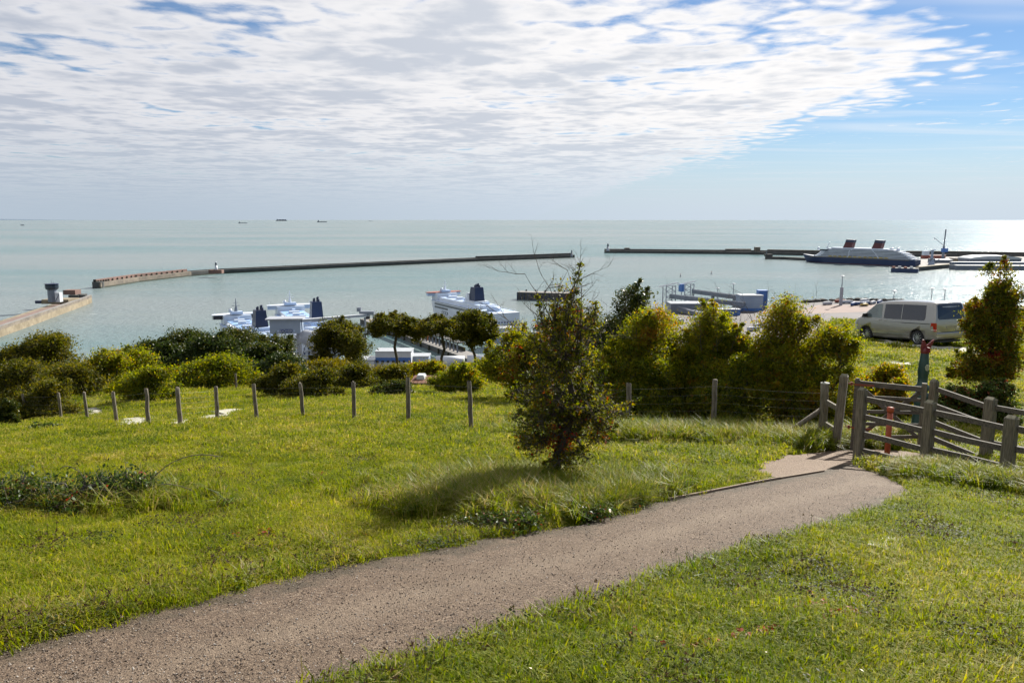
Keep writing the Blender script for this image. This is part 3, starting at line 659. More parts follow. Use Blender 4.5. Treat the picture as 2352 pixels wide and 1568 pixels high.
TALL = [((tree_xy.x-0.1, tree_xy.y+0.1), 0, (1.35, 0.9), 1.0), ((tree_xy.x-0.4, tree_xy.y-1.2), 0, (1.0, 0.55), 1.2), ((tree_xy.x+0.95, tree_xy.y-1.2), 0, (0.55, 0.45), 1.2), ((tree_xy.x+0.75, tree_xy.y-0.9), 0, (0.7, 0.55), 0.9), ((tree_xy.x-1.1, tree_xy.y-1.3), 0, (0.7, 0.55), 0.8),
        ((4.2, 16.3), 0, (2.8, 0.7), 1.2), ((3.6, 15.6), 0, (2.2, 0.45), 1.3), ((1.8, 17.3), 0, (1.3, 0.7), 0.6), ((6.2, 15.4), 0, (0.9, 0.5), 0.7)]
w_ = on(180, 1170); TALL.append(((w_.x+0.1, w_.y), 0, (1.0, 0.35), 0.45)); w_ = on(330, 1150); TALL.append(((w_.x, w_.y), 0, (0.4, 0.3), 0.5))
for q in ((2138, 1085), (2325, 1120), (2230, 1105), (2080, 1090)):
    w_ = on(*q); TALL.append(((w_.x, w_.y-0.1), 0, (0.38, 0.3), 0.6))
def build_grass():
    rng = np.random.default_rng(99)
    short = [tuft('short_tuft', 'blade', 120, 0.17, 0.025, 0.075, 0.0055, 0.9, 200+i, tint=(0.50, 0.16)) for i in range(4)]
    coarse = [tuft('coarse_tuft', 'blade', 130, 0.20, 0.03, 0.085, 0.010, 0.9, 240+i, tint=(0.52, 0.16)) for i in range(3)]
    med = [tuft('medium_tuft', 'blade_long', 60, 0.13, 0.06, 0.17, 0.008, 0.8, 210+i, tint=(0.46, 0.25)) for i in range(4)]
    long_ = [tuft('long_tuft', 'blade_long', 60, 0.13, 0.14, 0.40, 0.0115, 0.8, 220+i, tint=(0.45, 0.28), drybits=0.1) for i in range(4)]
    weed = [tuft('weed_tuft', 'weed', 70, 0.16, 0.015, 0.075, 0.0105, 0.5, 230+i, kind='leaf', tint=(0.42, 0.22)) for i in range(2)] + \
           [tuft('seed_stalks', 'weed', 7, 0.10, 0.07, 0.16, 0.008, 0.5, 236+i, kind='stalk', tint=(0.6, 0.15)) for i in range(2)]
    red = [tuft('red_tuft', 'red_leaf', 14, 0.08, 0.03, 0.10, 0.022, 0.5, 260+i, kind='leaf', tint=(0.6, 0.25)) for i in range(2)]
    fl = [tuft('flower_heads', 'flower', 1, 0.02, 0.05, 0.09, 0.012, 0.2, 270+i, kind='leaf', tint=(0.5*i, 0.1)) for i in range(3)]
    # lawn: nearby fine, further off coarser
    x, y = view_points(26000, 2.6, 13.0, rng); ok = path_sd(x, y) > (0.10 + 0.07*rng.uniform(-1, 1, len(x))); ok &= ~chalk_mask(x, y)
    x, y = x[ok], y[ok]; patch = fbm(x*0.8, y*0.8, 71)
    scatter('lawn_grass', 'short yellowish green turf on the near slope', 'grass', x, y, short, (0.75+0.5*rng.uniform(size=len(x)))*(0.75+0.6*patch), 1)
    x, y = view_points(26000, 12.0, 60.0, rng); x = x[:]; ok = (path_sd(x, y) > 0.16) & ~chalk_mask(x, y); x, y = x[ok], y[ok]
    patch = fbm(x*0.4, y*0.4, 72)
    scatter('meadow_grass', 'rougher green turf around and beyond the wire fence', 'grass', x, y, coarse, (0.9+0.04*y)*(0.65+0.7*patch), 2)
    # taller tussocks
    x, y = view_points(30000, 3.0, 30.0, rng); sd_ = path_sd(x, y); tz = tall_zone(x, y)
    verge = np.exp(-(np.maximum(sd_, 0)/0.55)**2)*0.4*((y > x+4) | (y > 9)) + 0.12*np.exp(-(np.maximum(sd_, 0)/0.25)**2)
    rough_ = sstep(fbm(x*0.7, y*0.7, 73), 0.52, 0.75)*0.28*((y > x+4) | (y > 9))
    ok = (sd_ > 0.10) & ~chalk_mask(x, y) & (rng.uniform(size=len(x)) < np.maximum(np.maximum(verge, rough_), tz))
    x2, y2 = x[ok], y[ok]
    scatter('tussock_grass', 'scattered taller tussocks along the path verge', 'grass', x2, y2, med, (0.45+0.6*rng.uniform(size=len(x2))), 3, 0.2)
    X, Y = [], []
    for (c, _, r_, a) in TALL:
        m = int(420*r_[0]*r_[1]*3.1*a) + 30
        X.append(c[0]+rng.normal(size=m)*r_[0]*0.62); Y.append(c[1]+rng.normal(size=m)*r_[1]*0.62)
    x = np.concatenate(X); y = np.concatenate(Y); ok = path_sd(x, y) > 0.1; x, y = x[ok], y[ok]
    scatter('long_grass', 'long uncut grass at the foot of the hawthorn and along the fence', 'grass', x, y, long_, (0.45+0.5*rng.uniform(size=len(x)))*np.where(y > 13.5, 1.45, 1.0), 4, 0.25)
    # broad-leaved weeds and spent seed heads
    x, y = view_points(9000, 3.0, 20.0, rng); sd_ = path_sd(x, y); q = fbm(x*1.3, y*1.3, 74)
    edge = np.exp(-((sd_-0.12)/0.16)**2)
    ok = (sd_ > 0.03) & (rng.uniform(size=len(x)) < np.maximum(sstep(q, 0.50, 0.68)*0.8, edge*0.6)); x, y = x[ok], y[ok]
    scatter('low_weeds', 'low dark weeds and spent seed heads in the turf', 'weeds', x, y, weed, 0.55+0.7*rng.uniform(size=len(x)), 5, 0.2)
    pix = [(1850, 1405), (1885, 1400), (1900, 1440), (1830, 1425), (2010, 1400), (1960, 1420), (1995, 1415), (1740, 1455), (1750, 1470), (1780, 1462), (1715, 1480), (1685, 1488), (1620, 1500), (1640, 1497), (1560, 1510), (1585, 1507), (1540, 1512), (1480, 1490), (1460, 1475), (1900, 1430), (1925, 1425), (1860, 1390), (600, 1225), (740, 1090), (620, 1240), (830, 1235), (545, 1240), (1010, 1130)]
    pts = [on(u+RNG.normal()*4, v+RNG.normal()*3) for u, v in pix for _ in range(2)]
    x = np.array([p.x for p in pts]); y = np.array([p.y for p in pts])
    scatter('red_leaved_weed', 'trailing weed with reddened leaves in the near turf', 'weeds', x, y, red, 0.3+0.4*RNG.uniform(size=len(x)), 6, 0.2, 0.02)
    x, y = view_points(160, 3.2, 13.0, rng); ok = path_sd(x, y) > 0.1; x, y = x[ok], y[ok]
    scatter('wild_flowers', 'tiny yellow and white flowers dotted over the turf', 'flowers', x, y, fl, 0.5+0.5*rng.uniform(size=len(x)), 7, 0.2, 0.01)
build_grass()
def path_grit():
    rng = np.random.default_rng(41); stones = []
    for i in range(4):
        V = []; 
        for z, r in ((-0.3, 0.7), (0.25, 1.0), (0.7, 0.55)):
            V += [(r*math.cos(2*math.pi*k/6)*rng.uniform(0.75, 1.2), r*math.sin(2*math.pi*k/6)*rng.uniform(0.75, 1.2), z*rng.uniform(0.8, 1.2)) for k in range(6)]
        F = [(j*6+k, j*6+(k+1) % 6, (j+1)*6+(k+1) % 6, (j+1)*6+k) for j in range(2) for k in range(6)]+[(12, 13, 14, 15, 16, 17)]
        stones.append(bpy.data.objects.new('stone', raw_mesh('stone', np.array(V), F, 'grit')))
    x, y = view_points(60000, 3.0, 11.0, rng); ok = path_sd(x, y) < 0.05; x, y = x[ok][:16000], y[ok][:16000]
    o = scatter('path_grit', 'loose grit and small stones lying on the footpath', 'gravel', x, y, stones, 0.0022+0.0042*rng.uniform(size=len(x))**2, 8, 0.5)
    co = np.stack([x, y, H_base(x, y)+0.010], 1).astype(np.float32); o.data.vertices.foreach_set('co', co.ravel()); o.data.update()
m_ = leafmat('grit', [(0.0, (0.05, 0.04, 0.034)), (0.5, (0.15, 0.115, 0.09)), (0.85, (0.26, 0.22, 0.18)), (1.0, (0.45, 0.42, 0.38))], 0.0, 0.8)
def grit_random():
    n, l = nodes_of(m_.node_tree); oi = n.new('ShaderNodeObjectInfo'); r = [q for q in n if q.type == 'VALTORGB'][0]; l.new(oi.outputs['Random'], r.inputs[0])
grit_random(); path_grit()
# ------------------------------------------------------------------ fences, gate, marker posts
def rough_post(mb, base, top, r, n=9, seed=0, flat=0.0):
    rng = random.Random(seed); b = Vector(base); t = Vector(top); pts = []; rr = []
    for k in range(7):
        f = k/6; p = b.lerp(t, f); pts.append(p + Vector((rng.gauss(0, 0.006), rng.gauss(0, 0.006), 0))); rr.append(r*(1.06-0.12*f)*(1+rng.gauss(0, 0.03)))
    pts.append(t + Vector((0, 0, 0.012))); rr.append(r*0.7)
    return mb.tube(pts, rr, n)
def wire_fence():
    posts = [(60, 905, 968), (142, 902, 968), (202, 903, 967), (268, 905, 977), (341, 906, 979), (415, 902, 978), (500, 888, 967), (590, 882, 967), (697, 880, 963), (813, 877, 970), (938, 867, 970), (1083, 875, 990)]
    t = thing('wire_fence', 'long wire netting fence on weathered round posts across the slope', 'fence', on(1083, 990))
    o0 = Vector(t.location); tops = []; bases = []
    for i, (u, vt, vb) in enumerate(posts):
        b = on(u, vb); zt = ray(u, vt)[2]*b.y; hgt = max(1.0, min(1.3, zt-b.z)); ln = random.uniform(-0.05, 0.05)
        top = b + Vector((ln, random.uniform(-0.04, 0.04), hgt)); tops.append(top); bases.append(b)
        mb = MB(); rough_post(mb, b-o0-Vector((0, 0, 0.2)), top-o0, 0.052+0.008*random.random(), seed=i); mb.build('post', 'post_grey', t, True)
    # the run goes on behind the hawthorn to the gate
    g1 = on(1285, 1000); g1 = Vector((1.15, 17.75, float(H(1.15, 17.75))))
    for i, (u, vt, vb, y) in enumerate([(1275, 885, 0, 17.7), (1443, 880, 0, 17.5), (1640, 872, 0, 17.1)]):
        x = ray(u, 950)[0]*y; b = Vector((x, y, float(H(x, y)))); top = Vector((x+random.uniform(-.02, .02), y, ray(u, vt)[2]*y))
        tops.append(top); bases.append(b); mb = MB(); rough_post(mb, b-o0-Vector((0, 0, 0.2)), top-o0, 0.058, seed=40+i); mb.build('post', 'post_grey', t, True)
    x = ray(1891, 950)[0]*15.9; tops.append(Vector((x, 15.9, ray(1891, 890)[2]*15.9))); bases.append(Vector((x, 15.9, float(H(x, 15.9)))))
    for k, f in enumerate((0.04, 0.2, 0.34, 0.48, 0.62, 0.76, 0.9)):
        pts = []
        for i in range(len(tops)-1):
            a = bases[i].lerp(tops[i], f); b = bases[i+1].lerp(tops[i+1], f)
            pts += [a.lerp(b, s) - Vector((0, 0, 0.02*math.sin(math.pi*s))) + Vector((0, -0.06, 0)) - o0 for s in (0, 0.25, 0.5, 0.75)]
        pts.append(tops[-1]*f+bases[-1]*(1-f)-o0); mb = MB(); mb.tube(pts, 0.0013 if k < 6 else 0.0018, 4); mb.build('wire', 'wire', t)
    mb = MB()
    for i in range(len(tops)-1):
        L = (tops[i+1]-tops[i]).length; m = int(L/0.16)
        for k in range(1, m):
            s = k/m; a = bases[i].lerp(bases[i+1], s); b = tops[i].lerp(tops[i+1], s)
            mb.tube([a.lerp(b, 0.04)-o0+Vector((0, -0.06, 0)), a.lerp(b, 0.76)-o0+Vector((0, -0.06, 0))], 0.0009, 3, False)
    o = mb.build('netting_stays', 'wire', t); o['kind'] = 'stuff'
wire_fence()
def far_fence():
    t = thing('far_fence', 'few low posts of a second fence below the chalk track', 'fence', on(367, 915)); o0 = Vector(t.location)
    for i, (u, vt, vb) in enumerate([(367, 896, 915), (543, 880, 896)]):
        b = on(u, vb); mb = MB(); rough_post(mb, b-o0-Vector((0, 0, 0.2)), Vector((b.x, b.y, b.z+1.0))-o0, 0.06, seed=60+i); mb.build('post', 'post_grey', t, True)
far_fence()
def sq_post(t, o0, u, vt, y, w, yaw, m='timber_grey', lean=(0, 0), pitch_top=0.05, hmin=None):
    x = ray(u, vt)[0]*y; z = ray(u, vt)[2]*y; g = float(H(x, y)); c, s = math.cos(yaw), math.sin(yaw); mb = MB(); h = w/2
    def P(a, b, zz): return Vector((x + a*c - b*s - o0.x + lean[0]*(z-zz), y + a*s + b*c - o0.y + lean[1]*(z-zz), zz - o0.z))
    e = 0.012; lv = [(g-0.3, h), (g+0.25, h*1.02), (z-0.35, h), (z-pitch_top, h*0.99), (z-pitch_top+e, h-e)]
    vs = []; fs = []
    for zz, hh in lv:
        k = e if True else 0
        ring = [(-hh+k, -hh), (hh-k, -hh), (hh, -hh+k), (hh, hh-k), (hh-k, hh), (-hh+k, hh), (-hh, hh-k), (-hh, -hh+k)]
        vs += [P(a, b, zz) for a, b in ring]
    for i in range(len(lv)-1): fs += [(i*8+k, i*8+(k+1) % 8, (i+1)*8+(k+1) % 8, (i+1)*8+k) for k in range(8)]
    mb.add(vs, fs); n0 = (len(lv)-1)*8; post = mb.build('post', m, t)
    cap = MB(); ring = [P(a, b, z-pitch_top+e) for a, b in [(-h+e, -h+e), (h-e, -h+e), (h-e, h-e), (-h+e, h-e)]]
    cap.add(ring+[P(-h*0.7, 0, z), P(h*0.7, 0, z)], [(0, 1, 5, 4), (1, 2, 5), (2, 3, 4, 5), (3, 0, 4), (3, 2, 1, 0)])
    q = cap.build('weathered_top', 'end_grain', t); q.parent = post
    return Vector((x, y, z)), Vector((x + lean[0]*(z-g), y + lean[1]*(z-g), g))
def rail_fence_near():
    o0 = at_y(1982, 1057, 13.5); t = thing('rail_fence', 'weathered four rail wooden fence on stout square posts, nearest the path', 'fence', o0)
    d = Vector((7.4-6.2, 11.6-13.5, 0)); yaw = math.atan2(d.y, d.x)
    tops = [sq_post(t, o0, u, v, y, w, yaw+q)[0] for u, v, y, w, q in ((1982, 889, 13.5, 0.14, 0.05), (2138, 918, 12.65, 0.15, -0.04), (2325, 953, 11.7, 0.165, 0.03), (2560, 985, 10.8, 0.16, 0))]
    for k, off in enumerate((0.20, 0.52, 0.83, 1.14)):
        for i in range(3):
            a = tops[i]-o0-Vector((0, 0, off)); b = tops[i+1]-o0-Vector((0, 0, off+0.03*math.sin(k+i))); e = (b-a).normalized()
            mb = MB(); p, q = a+e*0.05, b-e*0.05; m = (p+q)/2 + Vector((0, 0, random.uniform(-0.015, 0.012)))
            mb.bar(p, m, 0.045, 0.088+0.008*random.random()); mb.bar(m, q, 0.0448, 0.086+0.008*random.random()); mb.build('rail', 'timber_dark', t)
rail_fence_near()
def rail_fence_far():
    o0 = at_y(2147, 1030, 14.4); t = thing('rail_fence', 'weathered wooden rail fence on the far side of the gate passage', 'fence', o0); yaw = math.atan2(-1.0, 0.45)
    tops = [sq_post(t, o0, u, v, y, w, yaw+q)[0] for u, v, y, w, q in ((2147, 870, 14.5, 0.13, 0.0), (2277, 911, 13.5, 0.165, 0.06), (2520, 950, 12.4, 0.15, 0.0))]
    for k, off in enumerate((0.18, 0.50, 0.82, 1.13)):
        for i in range(2):
            a = tops[i]-o0-Vector((0, 0, off)); b = tops[i+1]-o0-Vector((0, 0, off+0.02)); e = (b-a).normalized()
            mb = MB(); mb.bar(a+e*0.05, b-e*0.05, 0.045, 0.09); mb.build('rail', 'timber_dark', t)
rail_fence_far()
def hanging_post():
    o0 = at_y(1938, 1025, 15.1); t = thing('gate_post_panel', 'square leaning gate post railed to a round strainer post with diagonal strut', 'fence', o0)
    top, b = sq_post(t, o0, 1940, 858, 15.1, 0.15, -0.55, lean=(-0.055, 0.0))
    y = 15.7; x = ray(1891, 950)[0]*y; g = float(H(x, y)); zt = ray(1891, 881)[2]*y
    mb = MB(); rough_post(mb, Vector((x, y, g-0.3))-o0, Vector((x, y, zt))-o0, 0.088, 14, 3); r = mb.build('round_post', 'timber_grey', t, True)
    mb = MB(); mb.lathe([(0.086, 0), (0.088, 0.02), (0.06, 0.03)], 14); c = mb.build('pale_cap', 'lichen_top', t); c.parent = r; c.location = Vector((x, y, zt))-o0
    for f in (0.27, 0.62):
        p = Vector((x, y, zt-(zt-g)*f)); q = Vector((top.x-0.03, top.y, p.z-0.05)); mb = MB(); mb.bar(p-o0, q-o0, 0.05, 0.10); mb.build('rail', 'timber_grey', t)
    e = Vector((-1.0, 0.18, 0)).normalized(); p = Vector((x, y, g+0.80)); q = p + e*1.05; q.z = float(H(q.x, q.y))+0.0
    mb = MB(); mb.tube([p-o0, (p+q)/2-o0+Vector((0, 0, -0.015)), q-o0], [0.05, 0.052, 0.055], 8); mb.build('diagonal_strut', 'post_grey', t, True)
hanging_post()
def field_gate():
    A = at_y(1970, 868, 14.9); B = at_y(2124, 880, 14.45); o0 = Vector((A.x, A.y, float(H(A.x, A.y))))
    t = thing('wooden_gate', 'dark weathered wooden bridle gate with crossed braces on rusty hinges', 'gate', o0)
    d = Vector((B.x-A.x, B.y-A.y, 0)); L = d.length; d.normalize(); yaw = math.atan2(d.y, d.x); t.rotation_euler[2] = yaw
    zA = A.z-o0.z; zB = B.z-o0.z; gB = max(float(H(B.x, B.y))-o0.z, -0.2)+0.10
    mb = MB(); mb.box(-0.05, 0.05, -0.045, 0.045, 0.03, zA-0.03); mb.tube([(0, 0, zA-0.032), (0, 0, zA)], [0.048, 0.03], 10); mb.build('hanging_stile', 'timber_dark', t)
    mb = MB(); mb.box(L-0.042, L+0.042, -0.038, 0.038, gB, zB); mb.build('latch_stile', 'timber_grey', t)
    zs = [(zA-0.10, zB-0.12), (zA-0.36, zB-0.33), (zA-0.66, zB-0.57), (zA-0.90, zB-0.82), (zA-1.18, zB-1.04)]
    for k, (a, b) in enumerate(zs):
        mb = MB(); h = 0.10 if k == 0 else 0.065; mb.bar((0.052, 0, a), (L-0.044, 0, b), 0.04 if k == 0 else 0.026, h); mb.build('rail', 'timber_dark', t)
    for p, q in (((0.06, zs[0][0]-0.06), (L-0.06, zs[4][1])), ((0.06, zs[4][0]), (L-0.06, zs[0][1]-0.07))):
        mb = MB(); off = -0.036 if p[1] > q[1] else 0.036; mb.bar((p[0], off, p[1]), (q[0], off, q[1]), 0.024, 0.075); mb.build('brace', 'timber_dark', t)
    for z in (zA-0.12, zA-0.98):
        mb = MB(); mb.tube([(-0.16, 0, z), (-0.05, 0, z)], 0.014, 8); mb.tube([(-0.10, 0, z-0.035), (-0.10, 0, z+0.035)], 0.02, 8); mb.box(-0.051, 0.30, -0.052, -0.046, z-0.02, z+0.02); mb.build('hinge', 'rust', t)
field_gate()
def marker_posts():
    p = on(2037, 1050); y = 13.9; x = ray(2037, 1047)[0]*y; g = float(H(x, y)); zt = ray(2037, 934)[2]*y
    t = thing('orange_bollard', 'slim orange red pipe bollard standing behind the wooden gate rails', 'bollard', (x, y, g))
    h = zt-g; mb = MB(); mb.tube([(0.0, 0, -0.2), (0, 0, h-0.10)], 0.05, 16); mb.build('pipe', 'orange_plastic', t, True)
    mb = MB(); mb.lathe([(0.056, h-0.10), (0.062, h-0.08), (0.062, h-0.02), (0.04, h)], 16); mb.build('collar', 'orange_plastic', t, True)
    # cast iron way marker
    y = 17.3; x = ray(2117, 900)[0]*y; g = float(H(x, y)); zt = ray(2117, 822)[2]*y; h = zt-g-0.12
    t = thing('way_marker_post', 'tall dark green cast iron marker post with red pointing fingers', 'marker post', (x, y, g))
    pr = [(0.20, -0.1), (0.20, 0.05), (0.17, 0.12), (0.15, 0.5), (0.125, 0.9), (0.115, h-1.0), (0.14, h-0.95), (0.15, h-0.9), (0.12, h-0.84), (0.165, h-0.76), (0.165, h-0.72), (0.115, h-0.66), (0.15, h-0.58), (0.155, h-0.53), (0.105, h-0.47), (0.105, h-0.30), (0.12, h-0.2), (0.105, h), (0.085, h+0.22), (0.07, h+0.32)]
    mb = MB(); mb.lathe(pr, 20); col = mb.build('column', 'post_green', t, True)
    mb = MB(); mb.lathe([(0.0001, 0), (0.06, 0.0), (0.062, 0.012), (0.05, 0.02)], 16); q = mb.build('round_badge', 'badge', t); q.parent = col; q.location = (0.02, -0.106, h-0.08); q.rotation_euler = (R(90), 0, 0); q.scale = (0.8, 1.25, 1)
    for k, (poly, y0) in enumerate(([[(-0.10, 0.24), (0.03, 0.22), (0.06, 0.30), (0.05, 0.42), (0.0, 0.47), (-0.03, 0.52), (-0.075, 0.60), (-0.10, 0.60), (-0.12, 0.42)], -0.05], [[(0.02, 0.30), (0.11, 0.26), (0.13, 0.38), (0.20, 0.56), (0.215, 0.60), (0.15, 0.56), (0.05, 0.46), (0.0, 0.44)], -0.02])):
        mb = MB(); mb.prism_y([(a*0.85, (b-0.2)*0.85+0.2+h) for a, b in poly], y0, y0+0.05); mb.build('pointing_finger', 'finger_red', t)
    mb = MB(); mb.box(-0.015, 0.015, -0.20, 0.18, h+0.27, h+0.38); mb.build('pointing_finger', 'finger_red', t)
    mb = MB(); mb.lathe([(0.075, h+0.2), (0.095, h+0.26), (0.085, h+0.33), (0.05, h+0.37)], 16); mb.build('finger_hub', 'finger_red', t, True)
marker_posts()
def path_edging():
    pix = [(1535, 1150), (1610, 1136), (1700, 1118), (1790, 1101), (1892, 1084)]; P = [on(u, v, H_base) for u, v in pix]; o0 = P[0].copy()
    t = thing('path_edging', 'thin timber edging boards along the far side of the gravel path', 'edging', o0)
    for i in range(4):
        a = P[i]-o0; b = P[i+1]-o0; e = (b-a).normalized(); mb = MB(); z = Vector((0, 0, -0.018+0.008*random.random())); mb.bar(a+z+e*0.006, b+z-e*0.006, 0.026, 0.11); mb.build('board', 'edging', t)
    for k, (u0, v0, u1, v1) in enumerate(((2030, 1070, 2110, 1082), (2190, 1100, 2250, 1108))):
        a = on(u0, v0); b = on(u1, v1); s = thing('timber_sill', ('short half buried timber sill under the rails near the gate', 'half buried timber sill in the grass under the second rail bay')[k], 'timber', a)
        mb = MB(); mb.bar((0, 0, 0.03), b-a+Vector((0, 0, 0.03)), 0.10, 0.10); q = mb.build('beam', 'edging', s)
path_edging()
def white_sign():
    y = 39.5; x = ray(1984, 745)[0]*y; g = float(H(x, y)); t = thing('sign_board', 'small white board on two short legs at the front of the van', 'sign', (x, y, g))
    mb = MB(); mb.box(-0.30, 0.30, -0.02, 0.02, 0.35, 0.95); mb.build('panel', 'white_paint', t)
    for s in (-0.25, 0.25): mb = MB(); mb.box(s-0.03, s+0.03, 0.022, 0.06, -0.1, 0.9); mb.build('leg', 'timber_grey', t)
white_sign()

# ------------------------------------------------------------------ the van
def van():
    rl = Vector((18.34, 34.9)); hd = Vector((-0.33, 0.944)); hd.normalize(); left = Vector((-hd.y, hd.x))
    org = rl - left*0.80; gz = float(H(rl.x, rl.y)); fz = float(H(*(org+hd*3.0)))
    t = thing('van', 'silver beige people carrier van with dark tinted windows parked on the grass', 'van', (org.x, org.y, (gz)), math.atan2(hd.y, hd.x))
    t.rotation_euler = (0, -math.atan2(fz-gz, 3.0), math.atan2(hd.y, hd.x))
    def lerp(x, pts):
        return float(np.interp(x, [p[0] for p in pts], [p[1] for p in pts]))
    TOP = [(-0.99, 1.02), (-0.97, 1.30), (-0.90, 1.72), (-0.86, 1.86), (-0.80, 1.915), (-0.5, 1.95), (0.2, 1.97), (1.4, 1.965), (2.0, 1.935), (2.3, 1.89), (2.45, 1.83), (2.9, 1.50), (3.18, 1.28), (3.3, 1.22), (3.6, 1.10), (3.78, 0.98), (3.88, 0.80), (3.90, 0.55)]
    BOT = [(-0.99, 0.36), (-0.9, 0.28), (0, 0.24), (3.0, 0.22), (3.8, 0.24), (3.9, 0.32)]
    def wid(z, x):
        w = 0.935 + 0.015*math.sin(min(max((z-0.25)/0.8, 0), 1)*math.pi)
        if z > 1.08: w -= (z-1.08)*0.165
        if z < 0.4: w -= (0.4-z)*0.25
        p = 1.0
        if x > 3.3: p = 1 - 0.16*((x-3.3)/0.6)**2
        if x < -0.75: p = 1 - 0.06*((-0.75-x)/0.24)**2
        return w*p
    xs = [-0.99, -0.975, -0.94, -0.90, -0.86, -0.80, -0.7, -0.5, -0.2, 0.2, 0.8, 1.4, 2.0, 2.3, 2.45, 2.68, 2.9, 3.05, 3.18, 3.3, 3.45, 3.6, 3.7, 3.78, 3.84, 3.88, 3.90]
    fr = [0.0, 0.05, 0.14, 0.26, 0.38, 0.5, 0.62, 0.74, 0.86, 0.94]
    V = []; m = None
    for x in xs:
        zb, zt = lerp(x, BOT), lerp(x, TOP); sec = [(0.0, zb), (0.7, zb)]
        for f in fr: z = zb+0.02+(zt-zb-0.02)*f; sec.append((wid(z, x), z))
        w = wid(zt, x); sec += [(w-0.035, zt-0.028+0.0), (w-0.10, zt-0.006), (w*0.55, zt+0.012), (0.0, zt+0.018)]
        full = sec + [(-a, b) for a, b in reversed(sec[1:-1])]; m = len(full); V += [(x, a, b) for a, b in full]
    F = [(i*m+k, (i+1)*m+k, (i+1)*m+(k+1) % m, i*m+(k+1) % m) for i in range(len(xs)-1) for k in range(m)]
    F += [tuple(range(m)), tuple((len(xs)-1)*m+k for k in range(m-1, -1, -1))]
    me = raw_mesh('body', V, F, 'van_paint', smooth_=True); body = link('body', me, t)
    cut = MB()
    for x in (0.0, 3.0):
        for s in (-1, 1): cut.tube([(x, s*0.62, 0.33), (x, s*1.2, 0.33)], 0.405, 28)
    c = cut.build('cutter', 'van_black'); md = body.modifiers.new('arch', 'BOOLEAN'); md.object = c; md.operation = 'DIFFERENCE'; md.solver = 'EXACT'
    mw = t.matrix_basis.copy(); c.parent = t
    bpy.context.view_layer.update()
    me2 = bpy.data.meshes.new_from_object(body.evaluated_get(bpy.context.evaluated_depsgraph_get()))
    body.modifiers.clear(); body.data = me2; bpy.data.objects.remove(c)
    def panel(name, pts, mt, off=0.005, side=1, parent=None, th=None):
        # polygon in (x, z) laid on the body side
        cx = sum(p[0] for p in pts)/len(pts); cz = sum(p[1] for p in pts)/len(pts)
        ring = [(x, side*(wid(z, x)+off), z) for x, z in pts]; inner = [(cx, side*(wid(cz, cx)+off), cz)]
        back = [(x, side*(wid(z, x)-0.02), z) for x, z in pts]; n = len(pts); mb = MB()
        fs = [(k, (k+1) % n, 2*n) for k in range(n)] + [(n+k, n+(k+1) % n, (k+1) % n, k) for k in range(n)]
        mb.add(ring+back+inner, fs); return mb.build(name, mt, parent or t)
    for side in (1, -1):
        panel('front_window', [(2.50, 1.75), (2.88, 1.46), (3.06, 1.22), (2.97, 1.17), (2.05, 1.13), (2.08, 1.80), (2.33, 1.80)], 'van_glass_pale', side=side)
        panel('middle_window', [(1.90, 1.80), (1.93, 1.13), (0.92, 1.12), (0.90, 1.81)], 'van_glass', side=side)
        panel('rear_window', [(0.86, 1.81), (0.88, 1.12), (-0.38, 1.12), (-0.45, 1.22), (-0.42, 1.80)], 'van_glass', side=side)
        panel('slide_rail', [(0.85, 1.00), (0.85, 0.97), (-0.72, 0.965), (-0.72, 0.995)], 'van_black', 0.008, side)
        panel('feature_line', [(3.5, 0.985), (3.5, 0.975), (0.9, 0.985), (0.9, 0.995)], 'van_black', 0.003, side)
        for x in (1.99, 0.88, 3.12): panel('door_seam', [(x, 1.12), (x+0.012, 1.12), (x+0.012, 0.33), (x, 0.33)], 'van_black', 0.003, side)
        panel('sill_trim', [(2.58, 0.47), (2.58, 0.435), (0.43, 0.435), (0.43, 0.47)], 'alloy', 0.012, side)
        for x in (2.12, 1.80):
            mb = MB(); y = side*(wid(1.05, x)+0.02); mb.tube([(x-0.09, y, 1.05), (x-0.05, y+side*0.012, 1.053), (x+0.05, y+side*0.012, 1.053), (x+0.09, y, 1.05)], [0.012, 0.018, 0.018, 0.012], 8); mb.build('door_handle', 'van_paint', t, True)
        mb = MB(); mb.box(2.93, 3.03, side*0.90-0.02, side*0.90+0.02, 1.17, 1.23); q0 = side*1.05
        mb.add([(2.92, q0-0.1, 1.15), (3.10, q0-0.1, 1.15), (3.08, q0+0.1, 1.15), (2.94, q0+0.1, 1.15), (2.90, q0-0.1, 1.36), (3.02, q0-0.1, 1.36), (3.0, q0+0.1, 1.33), (2.91, q0+0.1, 1.33)], [(0,3,2,1),(4,5,6,7),(0,1,5,4),(1,2,6,5),(2,3,7,6),(3,0,4,7)]); mb.build('wing_mirror', 'van_black', t)
        # tail light wraps the rear corner
        mb = MB(); ys = side*0.925; zs_ = [(0.66, 0.0), (0.72, 0.012), (0.98, 0.012), (1.04, 0.0)]
        mb.add([(-0.70, side*0.945, 0.66), (-0.80, side*0.948, 1.04), (-1.005, side*0.86, 1.03), (-1.012, side*0.86, 0.66), (-0.60, side*0.90, 0.66), (-0.72, side*0.90, 1.04), (-0.95, side*0.80, 1.03), (-0.95, side*0.80, 0.66), (-0.99, side*0.918, 1.03), (-0.995, side*0.918, 0.66)],
               [(0, 1, 8, 9), (9, 8, 2, 3), (0, 4, 5, 1), (1, 5, 6, 2, 8), (0, 9, 3, 7, 4)]); tl = mb.build('tail_light', 'tail_red', t)
        mb = MB(); mb.add([(-1.0, side*0.915, 0.71), (-1.0, side*0.915, 0.74), (-1.018, side*0.862, 0.74), (-1.018, side*0.862, 0.71), (-0.78, side*0.952, 0.71), (-0.79, side*0.952, 0.74)], [(0, 1, 2, 3), (4, 5, 1, 0)]); q = mb.build('reversing_lens', 'tail_white', t); q.parent = tl
